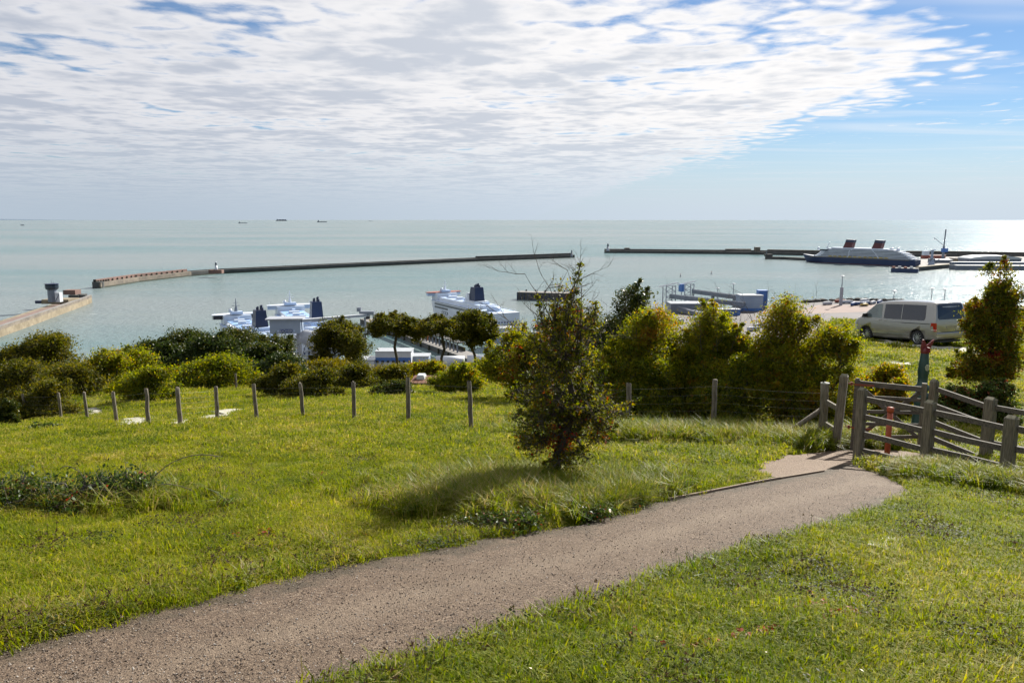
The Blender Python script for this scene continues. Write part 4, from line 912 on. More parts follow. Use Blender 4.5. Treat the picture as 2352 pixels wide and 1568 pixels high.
    # rear glass, tailgate seam, bumper, plate
    mb = MB(); bx = lambda z: lerp(z, [(0.9, -0.995), (1.02, -0.993), (1.30, -0.975), (1.72, -0.905), (1.86, -0.865)]) - 0.006
    ring = [(-0.70, 1.18), (0.70, 1.18), (0.76, 1.25), (0.70, 1.80), (0.63, 1.84), (-0.63, 1.84), (-0.70, 1.80), (-0.76, 1.25)]
    mb.add([(bx(z), a, z) for a, z in ring]+[(bx(z)+0.03, a, z) for a, z in ring]+[(bx(1.5), 0, 1.5)], [((k+1) % 8, k, 16) for k in range(8)]+[(k, (k+1) % 8, 8+(k+1) % 8, 8+k) for k in range(8)]); mb.build('rear_glass', 'van_glass', t)
    mb = MB(); mb.prism_y([(-1.03, 0.40), (-1.045, 0.46), (-1.045, 0.56), (-1.02, 0.60), (-0.93, 0.60), (-0.93, 0.34), (-1.0, 0.34)], -0.88, 0.88); mb.build('rear_bumper', 'van_paint', t)
    mb = MB(); mb.box(-1.002, -0.99, -0.80, 0.80, 0.612, 0.628); mb.build('tailgate_seam', 'van_black', t)
    mb = MB(); mb.box(-1.006, -0.985, -0.27, 0.27, 0.76, 0.88); mb.build('number_plate', 'plate_yellow', t)
    mb = MB(); mb.box(-0.95, 3.8, -0.60, 0.60, 0.17, 0.25); mb.build('underbody', 'van_black', t)
    # windscreen
    mb = MB(); ws = [(2.50, 1.80), (3.14, 1.315)]; mb.add([(2.50, -0.74, 1.818), (2.50, 0.74, 1.818), (3.14, 0.82, 1.335), (3.14, -0.82, 1.335)], [(0, 1, 2, 3)]); q = mb.build('windscreen', 'van_glass_pale', t)
    for s in (-1, 1):
        mb = MB(); mb.add([(3.60, s*0.70, 1.07), (3.45, s*0.91, 1.02), (3.72, s*0.86, 0.80), (3.89, s*0.62, 0.82), (3.80, s*0.62, 0.97)], [(0, 1, 2, 3, 4) if s < 0 else (4, 3, 2, 1, 0)]); q = mb.build('headlight', 'tail_white', t); q.location = (0.02, 0, 0.01)
    for x in (0.0, 3.0):
        for s in (-1, 1):
            w = bpy.data.objects.new('wheel', None); COL.objects.link(w); w.parent = t; w.location = (x, s*0.80, 0.33)
            tv = MB(); n = 28; pr = [(0.225, -0.10), (0.30, -0.11), (0.325, -0.09), (0.33, 0.0), (0.325, 0.09), (0.30, 0.11), (0.225, 0.10)]
            vs = [(r*math.cos(2*math.pi*k/n), yy, r*math.sin(2*math.pi*k/n)) for r, yy in pr for k in range(n)]
            tv.add(vs, [(i*n+k, i*n+(k+1) % n, (i+1)*n+(k+1) % n, (i+1)*n+k) for i in range(len(pr)-1) for k in range(n)]); tv.build('tyre', 'rubber', w, True)
            rm = MB(); y0 = s*0.085; rm.tube([(0, s*0.02, 0), (0, s*0.04, 0)], 0.222, 24)
            dk = rm.build('wheel_disc', 'van_black', w)
            rm = MB(); rm.tube([(0, s*0.03, 0), (0, s*0.10, 0)], 0.055, 12)
            for k in range(10):
                a = 2*math.pi*k/10; c_, s_ = math.cos(a), math.sin(a); rm.bar((0.04*c_, y0, 0.04*s_), (0.215*c_, y0-s*0.005, 0.215*s_), 0.028, 0.03, (0, 1, 0))
            vs = [(r*math.cos(2*math.pi*k/n), yy, r*math.sin(2*math.pi*k/n)) for r, yy in ((0.205, s*0.07), (0.225, s*0.10), (0.235, s*0.10), (0.23, s*0.05)) for k in range(n)]
            rm.add(vs, [(i*n+k, i*n+(k+1) % n, (i+1)*n+(k+1) % n, (i+1)*n+k) for i in range(3) for k in range(n)]); rm.build('rim', 'alloy', w)
van()
# ------------------------------------------------------------------ trees, bushes, brambles
def spot(u, y): x = ray(u, 850)[0]*y; return Vector((x, y, float(H(x, y))))
def top_at(u, v, y): return ray(u, v)[2]*y
def bare_twigs(starts, rng, length, r0, depth=3):
    P0, P1, R0, R1 = [], [], [], []
    def go(p, d, L, r, k):
        n = 4; q = p
        for i in range(n):
            d = d + rng.normal(size=3)*0.16; d[2] += 0.05; d /= np.linalg.norm(d); e = q + d*L/n
            P0.append(q); P1.append(e); R0.append(r*(1-0.18*i)); R1.append(r*(1-0.18*(i+1))); q = e
            if k > 0 and rng.uniform() < 0.9:
                s = rng.normal(size=3); s -= d*(s@d); s /= np.linalg.norm(s); go(q, d*0.7+s*0.75, L*rng.uniform(0.3, 0.55), r*0.55, k-1)
    for p, d in starts: go(np.array(p, float), np.array(d, float)/np.linalg.norm(d), length*rng.uniform(0.75, 1.15), r0, depth)
    return np.array(P0), np.array(P1), np.array(R0), np.array(R1)
def hawthorn():
    b = on(1290, 1122); y = b.y; rng = np.random.default_rng(3)
    k = y/1800
    st = [((0.0, 0.1, 1.7), (-0.12, 0.0, 1)), ((-0.12, 0.0, 1.8), (-0.28, 0.1, 1)), ((0.1, 0.0, 1.8), (0.05, 0.1, 1)), ((0.22, 0.1, 1.8), (0.35, -0.1, 1)), ((-0.3, 0.1, 1.75), (-0.5, 0, 0.9)), ((0.0, 0.1, 2.0), (0.12, 0, 1)), ((-0.1, 0.1, 2.0), (-0.15, 0, 1)), ((0.02, -0.05, 1.9), (-0.05, 0.1, 1)), ((-0.15, 0, 1.6), (-0.4, 0, 1)), ((0.15, 0, 1.6), (0.18, 0, 1)), ((0.3, 0, 1.5), (0.6, 0, 0.9))]
    ex = bare_twigs(st, rng, 0.92, 0.0085, 3)
    lobes = [(0.02, 0.0, 0.66, 0.56, 0.5, 0.30), (0.0, 0, 0.95, 0.60, 0.5, 0.36), (0.22, 0, 1.1, 0.50, 0.45, 0.36), (-0.2, 0, 1.2, 0.42, 0.4, 0.36), (-0.14, 0, 1.65, 0.36, 0.34, 0.38), (0.16, 0.05, 1.75, 0.36, 0.34, 0.36), (0.45, -0.1, 0.95, 0.34, 0.34, 0.28), (-0.42, 0.1, 0.62, 0.30, 0.3, 0.2), (-0.10, 0, 2.05, 0.34, 0.3, 0.32), (0.14, 0, 2.25, 0.28, 0.25, 0.28), (0.0, 0, 0.42, 0.42, 0.38, 0.18), (-0.02, 0, 2.5, 0.18, 0.18, 0.18)]
    plant('hawthorn_tree', 'lone hawthorn with red berries and bare upper twigs beside the path', 'tree', b, lobes, 300, 38, 0.041, 'leaf_hawthorn', 0.066, 1.9, 0.055, 0.62, 13, 'bark', 0.27, extra=ex, seed=3, tint0=0.36, tintv=0.2, lean=(0.03, 0), shoots=45, shoot_len=0.42)
    t = [o for o in bpy.data.objects if o.name.startswith('hawthorn_tree')][-1]
    C = crown_centres(lobes, 110, rng, 0.35); V = []; F = []
    for c in C:
        r = 0.009; i = len(V); V += [c+np.array(d)*r for d in ((1, 0, 0), (-1, 0, 0), (0, 1, 0), (0, -1, 0), (0, 0, 1), (0, 0, -1))]
        F += [(i+a, i+b_, i+c_) for a, b_, c_ in ((0, 2, 4), (2, 1, 4), (1, 3, 4), (3, 0, 4), (2, 0, 5), (1, 2, 5), (3, 1, 5), (0, 3, 5))]
    o = link('berries', raw_mesh('berries', np.array(V), F, 'berry'), t); o['kind'] = 'stuff'
hawthorn()
def shrub(label, u0, u1, vt, y, m, n, per, leaf, seed, name='hawthorn_shrub', cat='shrub', low=0.08, lob=7, rust=0.2, twigs=5, tint0=0.45, trunk=0.25, shell=0.5, group=None, spread=None, top_pow=1.0, tintv=0.2, bark='bark', trunk_r=None, bare=0, depth=None, up=0.35, wide=1.3, shoots=40):
    rng = np.random.default_rng(seed*13+1); u = (u0+u1)/2; b = spot(u, y); n = int(n*1.5); per = int(per*1.1); leaf = leaf*1.28; h = top_at(u, vt, y)-b.z; w = (u1-u0)/1800*y*wide; d = depth or w*0.8; h = h*0.97
    L = []
    def prof(f): return max(0.25, 1-abs((f-0.38)/(0.62 if f > 0.38 else 0.75))**(3.4 if f > 0.38 else 2.2)*(0.78 if f > 0.38 else 0.4))
    for i in range(lob*2+4):
        f = low + (1-low)*(0.04+0.84*((i*0.618) % 1.0)**1.2); a = i*2.4+rng.uniform(-0.5, 0.5); rr = rng.uniform(0.45, 1.0); pw = prof(f)
        rx = w*rng.uniform(0.17, 0.25); rz = h*rng.uniform(0.12, 0.19)
        L.append((math.cos(a)*rr*(w/2*pw-rx*0.8), math.sin(a)*rr*(d/2*pw-rx*0.8), f*h, rx, rx*d/w, rz))
    L += [(w*0.04, 0, h*0.86, w*0.15, d*0.15, h*0.12), (-w*0.3, 0, h*(low+0.34), w*0.2, d*0.22, h*0.2), (w*0.3, 0, h*(low+0.34), w*0.2, d*0.22, h*0.2), (0, 0, h*0.45, w*0.3, d*0.3, h*0.28)]
    ex = None
    if bare:
        st = [((rng.uniform(-0.3, 0.3)*w, rng.uniform(-0.2, 0.2)*d, h*0.72), (rng.normal()*0.3, 0, 1)) for _ in range(bare)]; ex = bare_twigs(st, rng, h*0.32, 0.008, 2)
    return plant(name, label, cat, b, L, n, per, leaf, m, spread or w*0.05, h*trunk, trunk_r, shell, twigs, bark, rust, group, seed=seed, tint0=tint0, extra=ex, tintv=tintv, up=up, r_tip=0.0045*max(1, y/22), shoots=shoots, shoot_len=h*0.16)
# the hedge behind the wire fence
hg = 'hawthorns behind the wire fence'
shrub('tangled olive hawthorn behind the fence, just right of the lone tree', 1375, 1550, 695, 19.6, 'leaf_olive', 270, 75, 0.050, 21, rust=0.28, bare=4, group=hg, low=0.06)
shrub('rusty tipped hawthorn in the middle of the hedge behind the wire fence', 1500, 1690, 692, 20.4, 'leaf_olive', 270, 75, 0.050, 22, rust=0.33, bare=5, group=hg, low=0.05)
shrub('reddish hawthorn left of the tallest one in the hedge', 1590, 1720, 722, 19.4, 'leaf_olive', 230, 75, 0.050, 28, rust=0.4, bare=4, group=hg, low=0.05)
shrub('tallest yellow green hawthorn of the hedge, left of the strainer post', 1695, 1890, 668, 19.2, 'leaf_olive', 280, 75, 0.050, 23, rust=0.12, bare=5, tint0=0.55, group=hg, low=0.04, trunk=0.3)
shrub('broad green thorn joining the two rusty ones in the hedge', 1550, 1690, 692, 19.9, 'leaf_olive', 250, 75, 0.050, 32, rust=0.12, bare=3, tint0=0.5, group=hg, low=0.02)
shrub('bushy green thorn between the dark bush and the rusty hedge thorns', 1430, 1570, 698, 20.8, 'leaf_olive', 250, 75, 0.050, 33, rust=0.15, bare=3, tint0=0.5, group=hg, low=0.02)
shrub('low thorn filling the foot of the hedge behind the second last fence post', 1610, 1760, 800, 18.6, 'leaf_olive', 200, 70, 0.050, 29, rust=0.15, group=hg, low=0.0, tint0=0.4)
shrub('low thorn filling the foot of the hedge right of the lone tree', 1420, 1560, 810, 18.8, 'leaf_olive', 200, 70, 0.050, 30, rust=0.15, group=hg, low=0.0, tint0=0.35)
shrub('spreading hawthorn at the right end of the hedge by the gate', 1800, 1985, 735, 18.8, 'leaf_olive', 270, 75, 0.050, 24, rust=0.2, bare=4, tint0=0.5, group=hg, low=0.02)
shrub('dense dark green bush rising behind the hedge', 1365, 1510, 650, 27.5, 'leaf_dark', 220, 80, 0.075, 25, name='evergreen_bush', cat='bush', rust=0.0, tint0=0.55, twigs=3, shell=0.35)
shrub('orange tinged thorn bush left of the lone hawthorn', 1120, 1235, 742, 32, 'leaf_olive', 200, 70, 0.075, 26, name='thorn_bush', cat='bush', rust=0.3, tint0=0.5)
shrub('bronze leaved bush filling the gap behind the lone hawthorn', 1180, 1400, 700, 30, 'leaf_hawthorn', 220, 70, 0.075, 27, name='thorn_bush', cat='bush', rust=0.3, tint0=0.4)
# the small tree at the right edge
def right_tree():
    y = 20.5; b = spot(2268, y); g = b.z; h = top_at(2268, 603, y)-g; k = y/1800
    L = [(0, 0, h*0.28, 0.85, 0.8, 0.45), (-0.5, 0, h*0.25, 0.5, 0.5, 0.35), (0.45, 0, h*0.32, 0.6, 0.5, 0.45), (0.1, 0, h*0.48, 0.7, 0.6, 0.45), (-0.3, 0, h*0.5, 0.45, 0.45, 0.35), (0.5, 0.1, h*0.6, 0.42, 0.4, 0.4), (0.05, 0, h*0.68, 0.42, 0.4, 0.42), (0.15, 0, h*0.83, 0.36, 0.34, 0.36), (-0.1, 0, h*0.88, 0.26, 0.26, 0.3), (0.42, 0, h*0.78, 0.34, 0.3, 0.28), (0.1, 0, h*0.76, 0.42, 0.38, 0.35), (-0.25, 0, h*0.64, 0.4, 0.38, 0.35), (0.3, 0, h*0.7, 0.4, 0.36, 0.35), (0.2, 0, h*0.95, 0.16, 0.16, 0.16)]
    plant('small_hawthorn', 'upright rust and green hawthorn in front of the van at the right edge', 'tree', b, L, 400, 78, 0.066, 'leaf_hawthorn', 0.11, h*0.55, 0.075, 0.55, 5, 'bark', 0.27, seed=31, tint0=0.42, shoots=50, shoot_len=0.45)
right_tree()
# wind-shaped trees on the cliff edge
def wind_tree(label, ub, vb_y, u0, u1, vt, vlow, seed, n=260, per=64, tint0=0.5, fork=0.28, gappy=0.6, fill=()):
    y = vb_y; b = spot(ub, y); g = b.z; h = top_at(ub, vt, y)-g; k = y/1800; w = (u1-u0)*k; cx = ((u0+u1)/2-ub)*k; zl = top_at(ub, vlow, y)-g
    rng = np.random.default_rng(seed); L = []
    for i in range(11):
        f = rng.uniform(-1, 1); z = zl + (h-zl)*(0.38+0.42*(1-f*f)) ; L.append((cx+f*w*0.40, rng.uniform(-0.3, 0.3)*w, z-0.05*h, w*0.18, w*0.2, (h-zl)*0.24))
    L += [(cx, 0, h-(h-zl)*0.16, w*0.30, w*0.3, (h-zl)*0.15), (cx-w*0.2, 0, h-(h-zl)*0.28, w*0.22, w*0.22, (h-zl)*0.16), (cx+w*0.2, 0, h-(h-zl)*0.28, w*0.22, w*0.22, (h-zl)*0.16)]
    L += [(cx+w*fx, 0, zl+(h-zl)*fz, w*0.2, w*0.2, (h-zl)*0.2) for fx, fz in fill]
    plant('wind_shaped_tree', label, 'tree', b, L, int(n*1.5), per, 0.18, 'leaf_crown', w*0.042, h*fork, 0.13, gappy, 4, 'bark', 0.0, 'wind shaped trees on the cliff edge', seed=seed, tint0=tint0, r_tip=0.018, power=0.42, tintv=0.2, shoots=45, shoot_len=h*0.12)
wind_tree('broad dome shaped tree on the cliff edge, right of the white sign gantry', 772, 72, 700, 848, 733, 850, 41, 330, 64, fill=((-0.2, 0.35), (0.15, 0.4), (0, 0.55), (0.28, 0.2), (-0.3, 0.15)))
wind_tree('umbrella crowned tree with a forked trunk on the cliff edge', 912, 70, 838, 965, 719, 792, 42, 250, 60, fork=0.32, fill=((0.15, 0.5), (-0.1, 0.6)))
wind_tree('leaning thin crowned tree between the forked and the dense cliff trees', 1012, 69, 940, 1075, 727, 790, 43, 210, 56, fork=0.34, fill=((0.0, 0.55), (0.25, 0.45)))
wind_tree('dense flat topped tree in front of the grey and white ferry', 1092, 71, 1028, 1145, 711, 800, 44, 320, 66, tint0=0.45, fill=((0.0, 0.45), (0.2, 0.4), (-0.2, 0.45), (0.05, 0.2)))
# dark evergreens and bushes on the left
eg = 'dark evergreens above the harbour'
shrub('rounded olive brown tree at the far left edge of the cliff', 8, 168, 772, 66, 'leaf_crown', 260, 62, 0.16, 51, name='round_tree', cat='tree', rust=0, low=0.05, tint0=0.55, shell=0.3, lob=9, top_pow=1.5)
for i, (u0, u1, vt, y, tt, lab) in enumerate([(285, 400, 787, 66, 0.45, 'leftmost dark evergreen clump above the water'), (350, 480, 764, 68, 0.55, 'dark rounded evergreen with the highest crown below the first ferry'), (330, 430, 800, 58, 0.35, 'low dark evergreen in front of the leftmost clump'),
        (400, 545, 782, 57, 0.4, 'bulky dark evergreen in the middle of the left thicket'), (465, 600, 762, 70, 0.6, 'broad evergreen just under the stern of the first ferry'), (560, 675, 780, 66, 0.6, 'right hand evergreen sloping down beside the white sign gantry'), (580, 690, 830, 56, 0.3, 'low dark evergreen at the foot of the sign gantry view'), (515, 640, 800, 60, 0.45, 'squat evergreen behind the pale bush')]):
    shrub(lab, u0, u1, vt-9, y, 'leaf_dark', 230, 62, 0.145, 60+i, name='evergreen_tree', cat='tree', rust=0, low=0.02, tint0=tt+0.02, shell=0.28, lob=10, top_pow=1.6, group=eg, twigs=0, up=0.8, wide=1.4, shoots=25)
bg = 'bushes on the slope behind the fence'
B = [  # u0 u1 vt y mat tint rust label
 (-40, 110, 830, 38, 'leaf_olive', 0.22, 0.05, 'grey green thicket at the far left above the fence'),
 (70, 215, 838, 42, 'leaf_olive', 0.28, 0.22, 'rust tinted bush left of the yellow green saplings'),
 (170, 290, 808, 44, 'leaf_olive', 0.46, 0.06, 'yellow green leafy bush standing before the water on the left'),
 (215, 345, 798, 46, 'leaf_olive', 0.44, 0.12, 'tall yellow green bush right of the gap to the water'),
 (275, 390, 842, 37, 'leaf_olive', 0.38, 0.16, 'orange tipped bush behind the third and fourth fence posts'),
 (40, 150, 872, 33, 'leaf_olive', 0.3, 0.05, 'low dark olive bush at the left end of the fence'),
 (-25, 32, 918, 27, 'leaf_dark', 0.6, 0.0, 'glossy ivy green bush cut by the left edge'),
 (425, 570, 818, 48, 'leaf_olive', 0.32, 0.03, 'pale grey green dome bush in front of the evergreens'),
 (598, 690, 838, 37, 'leaf_olive', 0.26, 0.03, 'upright bush behind the seventh fence post'),
 (672, 775, 848, 36, 'leaf_olive', 0.24, 0.03, 'spreading dark bush behind the eighth fence post'),
 (755, 850, 838, 47, 'leaf_olive', 0.2, 0.05, 'dark scrub under the broad dome tree'),
 (830, 935, 842, 49, 'leaf_olive', 0.3, 0.3, 'brownish scrub under the forked tree'),
 (868, 940, 878, 35, 'leaf_dark', 0.6, 0.0, 'small dark bush between two fence posts above the track'),
 (998, 1095, 838, 36, 'leaf_olive', 0.36, 0.04, 'round pale green bush right of the little tiled roof'),
 (930, 1010, 832, 62, 'leaf_olive', 0.6, 0.05, 'yellow green scrub below the white harbour roofs'),
 (1060, 1150, 826, 56, 'leaf_olive', 0.4, 0.3, 'bronze scrub right of the round pale bush'),
 (700, 800, 830, 60, 'leaf_olive', 0.5, 0.1, 'green scrub on the slope under the gantry'),
 (2298, 2380, 712, 44, 'leaf_dark', 0.5, 0.0, 'dark green bush at the far right beyond the car park'),
 (2190, 2260, 690, 43, 'leaf_hawthorn', 0.5, 0.4, 'rusty bush directly behind the rear of the van'),
 (2225, 2345, 876, 17.8, 'leaf_bramble', 0.62, 0.0, 'low green scrub around the foot of the right hand hawthorn'),
 (2150, 2240, 884, 18.0, 'leaf_bramble', 0.65, 0.0, 'low leafy scrub right of the marker post'),
 (1975, 2085, 838, 20.0, 'leaf_olive', 0.72, 0.0, 'sunlit yellow green scrub between hedge and marker post'),
 (2030, 2100, 868, 18.8, 'leaf_olive', 0.75, 0.0, 'low yellowish scrub directly behind the gate'),
]
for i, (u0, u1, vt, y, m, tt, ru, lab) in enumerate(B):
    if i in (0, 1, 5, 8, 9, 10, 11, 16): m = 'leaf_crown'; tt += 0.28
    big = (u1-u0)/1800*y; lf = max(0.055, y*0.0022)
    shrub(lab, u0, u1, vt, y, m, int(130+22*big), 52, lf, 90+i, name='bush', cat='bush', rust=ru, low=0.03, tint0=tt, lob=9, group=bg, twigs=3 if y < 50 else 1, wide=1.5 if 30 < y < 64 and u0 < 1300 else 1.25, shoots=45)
def bramble():
    b = on(180, 1175); t = None; rng = np.random.default_rng(8)
    L = [(-0.62, 0, 0.20, 0.32, 0.3, 0.2), (-0.2, 0.0, 0.2, 0.4, 0.3, 0.2), (0.25, 0.15, 0.22, 0.35, 0.25, 0.18), (0.6, 0.25, 0.2, 0.28, 0.22, 0.18), (-0.05, -0.25, 0.12, 0.3, 0.2, 0.14), (-0.85, 0.1, 0.15, 0.2, 0.2, 0.15)]
    P0, P1, R0, R1 = [], [], [], []
    for p, d, Ln in (((0.55, 0.25, 0.1), (0.6, 0.1, 0.9), 1.0), ((0.5, 0.2, 0.1), (0.8, 0, 0.6), 0.7), ((0.1, 0.2, 0.1), (-0.5, 0.1, 0.9), 0.6), ((-0.2, -0.1, 0.1), (0.7, 0.1, 0.6), 0.8), ((0.2, 0, 0.1), (0.7, -0.1, 0.5), 0.6)):
        q = np.array(p); dd = np.array(d)
        for i in range(10):
            e = q + dd/np.linalg.norm(dd)*Ln/10; P0.append(q); P1.append(e); R0.append(0.005); R1.append(0.004); q = e; dd = dd + np.array([0.02, 0, -0.12])
    plant('bramble', 'low sprawling bramble patch with an arching cane in the left turf', 'bramble', b, L, 95, 40, 0.046, 'leaf_bramble', 0.07, 0.08, None, 0.5, 5, 'bark_grey', 0.04, seed=8, extra=tuple(np.array(q) for q in (P0, P1, R0, R1)), part=('canes', 'foliage'), tint0=0.45)
bramble()
for i, (u, v, s, lab) in enumerate([(100, 990, 1.0, 'small leafy tuft of scrub in the grass near the fence'), (1420, 1165, 0.8, 'low leafy clump on the path verge right of the hawthorn'), (1150, 1215, 0.9, 'dark leafy clump on the verge in the shade of the hawthorn'), (1330, 1195, 0.8, 'dock leaved clump at the path edge below the hawthorn'), (2060, 1085, 0.6, 'creeping ground ivy between path and first rail post'), (2230, 1110, 0.7, 'leafy weeds under the right hand rails')]):
    b = on(u, v); L = [(dx*s, dy*s, 0.08*s, 0.2*s, 0.16*s, 0.08*s) for dx, dy in ((0, 0), (0.22, 0.08), (-0.22, 0.05), (0.1, -0.1))]
    plant('leafy_clump', lab, 'weeds', b, L, 40, 20, 0.05*max(0.8, b.y/10), 'leaf_bramble', 0.06*s, 0.05, None, 0.5, 1, 'bark', 0.05, seed=140+i, part=('stems', 'foliage'), tint0=0.45)
# ------------------------------------------------------------------ harbour walls
def wall_run(pix, z, off_far, h, base_z=SEA-4):
    """outline of a wall whose near water line follows the pixels"""
    P = [at_z(u, v, z) for u, v in pix]; F = []
    for i, p in enumerate(P):
        d = (P[min(i+1, len(P)-1)]-P[max(i-1, 0)]); d.z = 0; d.normalize(); nrm = Vector((-d.y, d.x, 0))
        if nrm.y < 0: nrm = -nrm
        F.append((p, p+nrm*off_far))
    return F
def strip_prism(F, z0, z1, o0, a=0.0, b=1.0):
    mb = MB(); vs = []
    for n_, f_ in F:
        p = n_.lerp(f_, a); q = n_.lerp(f_, b); vs += [(p.x-o0.x, p.y-o0.y, z0-o0.z), (q.x-o0.x, q.y-o0.y, z0-o0.z), (q.x-o0.x, q.y-o0.y, z1-o0.z), (p.x-o0.x, p.y-o0.y, z1-o0.z)]
    n = len(F); fs = []
    for i in range(n-1):
        for k in range(4): fs.append((i*4+k, (i+1)*4+k, (i+1)*4+(k+1) % 4, i*4+(k+1) % 4))
    fs += [(0, 1, 2, 3), tuple((n-1)*4+k for k in (3, 2, 1, 0))]
    return mb.add(vs, fs)
def lighthouse(label, u, v, zb, h, r, base=(0, 0, 0), m='white_paint', base_m='stone_red'):
    p = at_z(u, v, zb); t = thing('harbour_light', label, 'lighthouse', p)
    if base[0]: mb = MB(); mb.box(-base[0]/2, base[0]/2, -base[1]/2, base[1]/2, -0.5, base[2]); mb.build('plinth', base_m, t)
    z = base[2]; mb = MB(); mb.lathe([(r*1.25, z), (r, z+h*0.12), (r*0.72, z+h*0.62)], 14); mb.build('tower', m, t, True)
    mb = MB(); mb.lathe([(r*1.15, z+h*0.62), (r*1.15, z+h*0.66)], 14); mb.build('gallery', 'steel_grey', t)
    mb = MB(); mb.lathe([(r*0.6, z+h*0.66), (r*0.6, z+h*0.84)], 12); mb.build('lantern', 'glass_dark', t)
    mb = MB(); mb.lathe([(r*0.75, z+h*0.84), (r*0.4, z+h*0.94), (0.12, z+h*1.0)], 12); mb.build('dome', m, t, True)
def breakwaters():
    pix = [(215, 662), (232, 662), (265, 657), (320, 648), (380, 641), (440, 634), (500, 629), (600, 624), (760, 616), (930, 608), (1100, 600), (1220, 595.5), (1320, 591.5)]
    F = wall_run(pix, SEA, 15, 0); o0 = F[0][0].copy(); o0.z = SEA
    t = thing('breakwater', 'long curved stone breakwater lying detached across the harbour mouth', 'breakwater', o0)
    strip_prism(F[:6], SEA-4, SEA+8.5, o0).build('pale_curved_wall', 'stone_mid', t); strip_prism(F[5:], SEA-4, SEA+7.6, o0).build('wall', 'stone_dark', t)
    strip_prism(F[:6], SEA+8.5, SEA+13, o0, 0.6, 0.98).build('parapet', 'stone_red', t); strip_prism(F[10:], SEA+7.6, SEA+12.5, o0, 0.45, 0.97).build('parapet', 'stone_dark', t)
    strip_prism(F[5:11], SEA+7.6, SEA+9.2, o0, 0.7, 0.95).build('low_parapet', 'stone_dark', t)
    for i in range(26):
        f = i/26*5; k = int(f); n_, f_ = F[k]; n2, f2 = F[k+1]; p = n_.lerp(f_, 0.58).lerp(n2.lerp(f2, 0.58), f-k)-o0
        mb = MB(); mb.box(p.x-1.5, p.x+1.5, p.y-1.0, p.y+0.5, 8.6, 11.6); mb.build('opening_shade', 'weedy', t)  # solid boxes; the shade inside the openings is put into their dark colour
    strip_prism([(n_+Vector((0, -0.25, 0)), f_) for n_, f_ in F], SEA-1, SEA+2.2, o0, 0, 0.1).build('tide_line', 'weedy', t)
    q = F[0][0]-o0; mb = MB(); mb.lathe([(8.5, -4), (8.5, 9.5)], 20, (q.x+4, q.y+7)); mb.build('rounded_head', 'stone_dark', t)
    for i in range(7, 12):
        for s in (0.0, 0.33, 0.66):
            p = F[i][0].lerp(F[i+1][0], s) if i < 12 else F[i][0]; p = p-o0; mb = MB(); mb.box(p.x-0.4, p.x+0.4, p.y+2, p.y+2.8, 7.6, 10.4); mb.build('bollard', 'weedy', t)
    lighthouse('small white harbour light on a brown plinth along the breakwater', 497, 627, SEA+7.6, 15, 2.6, (24, 12, 6))
    lighthouse('slim pale light tower on the right tip of the long breakwater', 1313, 590, SEA+12.5, 18, 2.4, m='steel_grey')
    # eastern arm, left edge
    pix = [(-160, 806), (-60, 772), (0, 752), (60, 731), (110, 714), (150, 700), (160, 696)]
    F = wall_run(pix, SEA, 26, 0); o0 = F[0][0].copy(); o0.z = SEA
    t = thing('eastern_pier', 'sunlit stone harbour arm running in from the left edge', 'pier', o0)
    strip_prism(F, SEA-4, SEA+6.5, o0).build('quay_wall', 'stone_pale', t); strip_prism(F, SEA+6.5, SEA+9.5, o0, 0.88, 1.0).build('parapet', 'stone_mid', t)
    strip_prism(F, SEA+9.5, SEA+9.9, o0, 0.87, 1.01).build('coping', 'concrete', t); strip_prism(F, SEA+6.5, SEA+6.58, o0, 0.2, 0.7).build('roadway', 'tarmac_red', t)
    strip_prism([(n_+Vector((0, -0.25, 0)), f_) for n_, f_ in F], SEA-1, SEA+1.2, o0, 0, 0.1).build('tide_line', 'weedy', t)
    for u, v in ((5, 752), (32, 743), (68, 730), (98, 720), (122, 711), (142, 704)):
        p = at_z(u, v+1, SEA)-o0; mb = MB(); mb.tube([(p.x-3, p.y-1.4, 1.0), (p.x+3, p.y-0.9, 1.0)], 1.5, 10); mb.build('fender', 'rubber', t)
    p = at_z(135, 697, SEA+6.5)-o0; mb = MB(); mb.box(p.x-18, p.x+14, p.y-4, p.y+20, 6.4, 11.5); mb.build('raised_platform', 'stone_pale', t)
    q = at_z(172, 692, SEA)-o0; mb = MB(); mb.box(q.x-8, q.x+5, q.y, q.y+22, -4, 8); mb.lathe([(6, -4), (6, 8)], 14, (q.x+6, q.y+8)); mb.build('pier_head', 'stone_dark', t)
    mb = MB(); mb.box(q.x-18, q.x-2, q.y+6, q.y+20, 8, 14); mb.build('ruined_block', 'stone_red', t)
    mb = MB(); mb.box(p.x-27, p.x-20, p.y-2, p.y+3, 6.6, 10.0); mb.build('low_hut', 'navy', t)
    c = at_z(122, 692, SEA+11.5); t = thing('control_tower', 'black topped grey and white port control tower on the harbour arm', 'tower', c)
    mb = MB(); mb.lathe([(5.2, -0.5), (5.0, 14)], 10); mb.build('shaft', 'steel_grey', t); mb = MB(); mb.lathe([(6.4, 14), (7.2, 16), (7.2, 19), (6.2, 20)], 12); mb.build('control_room', 'glass_dark', t)
    mb = MB(); mb.lathe([(7.6, 20), (7.6, 20.6), (3, 21)], 12); mb.build('roof', 'navy', t); mb = MB(); mb.tube([(0, 0, 21), (0, 0, 24.5)], 0.25, 6); mb.tube([(2.5, 0, 20.6), (2.5, 0, 23)], 0.2, 6); mb.build('antenna', 'steel_grey', t)
    mb = MB(); mb.box(4.6, 10, -3.5, 3.0, -0.5, 10.5); mb.build('white_annex', 'white_paint', t); mb = MB(); mb.bar((4.6, -3.8, 0), (10, -3.8, 9), 0.8, 0.5); mb.build('stair', 'steel_grey', t)
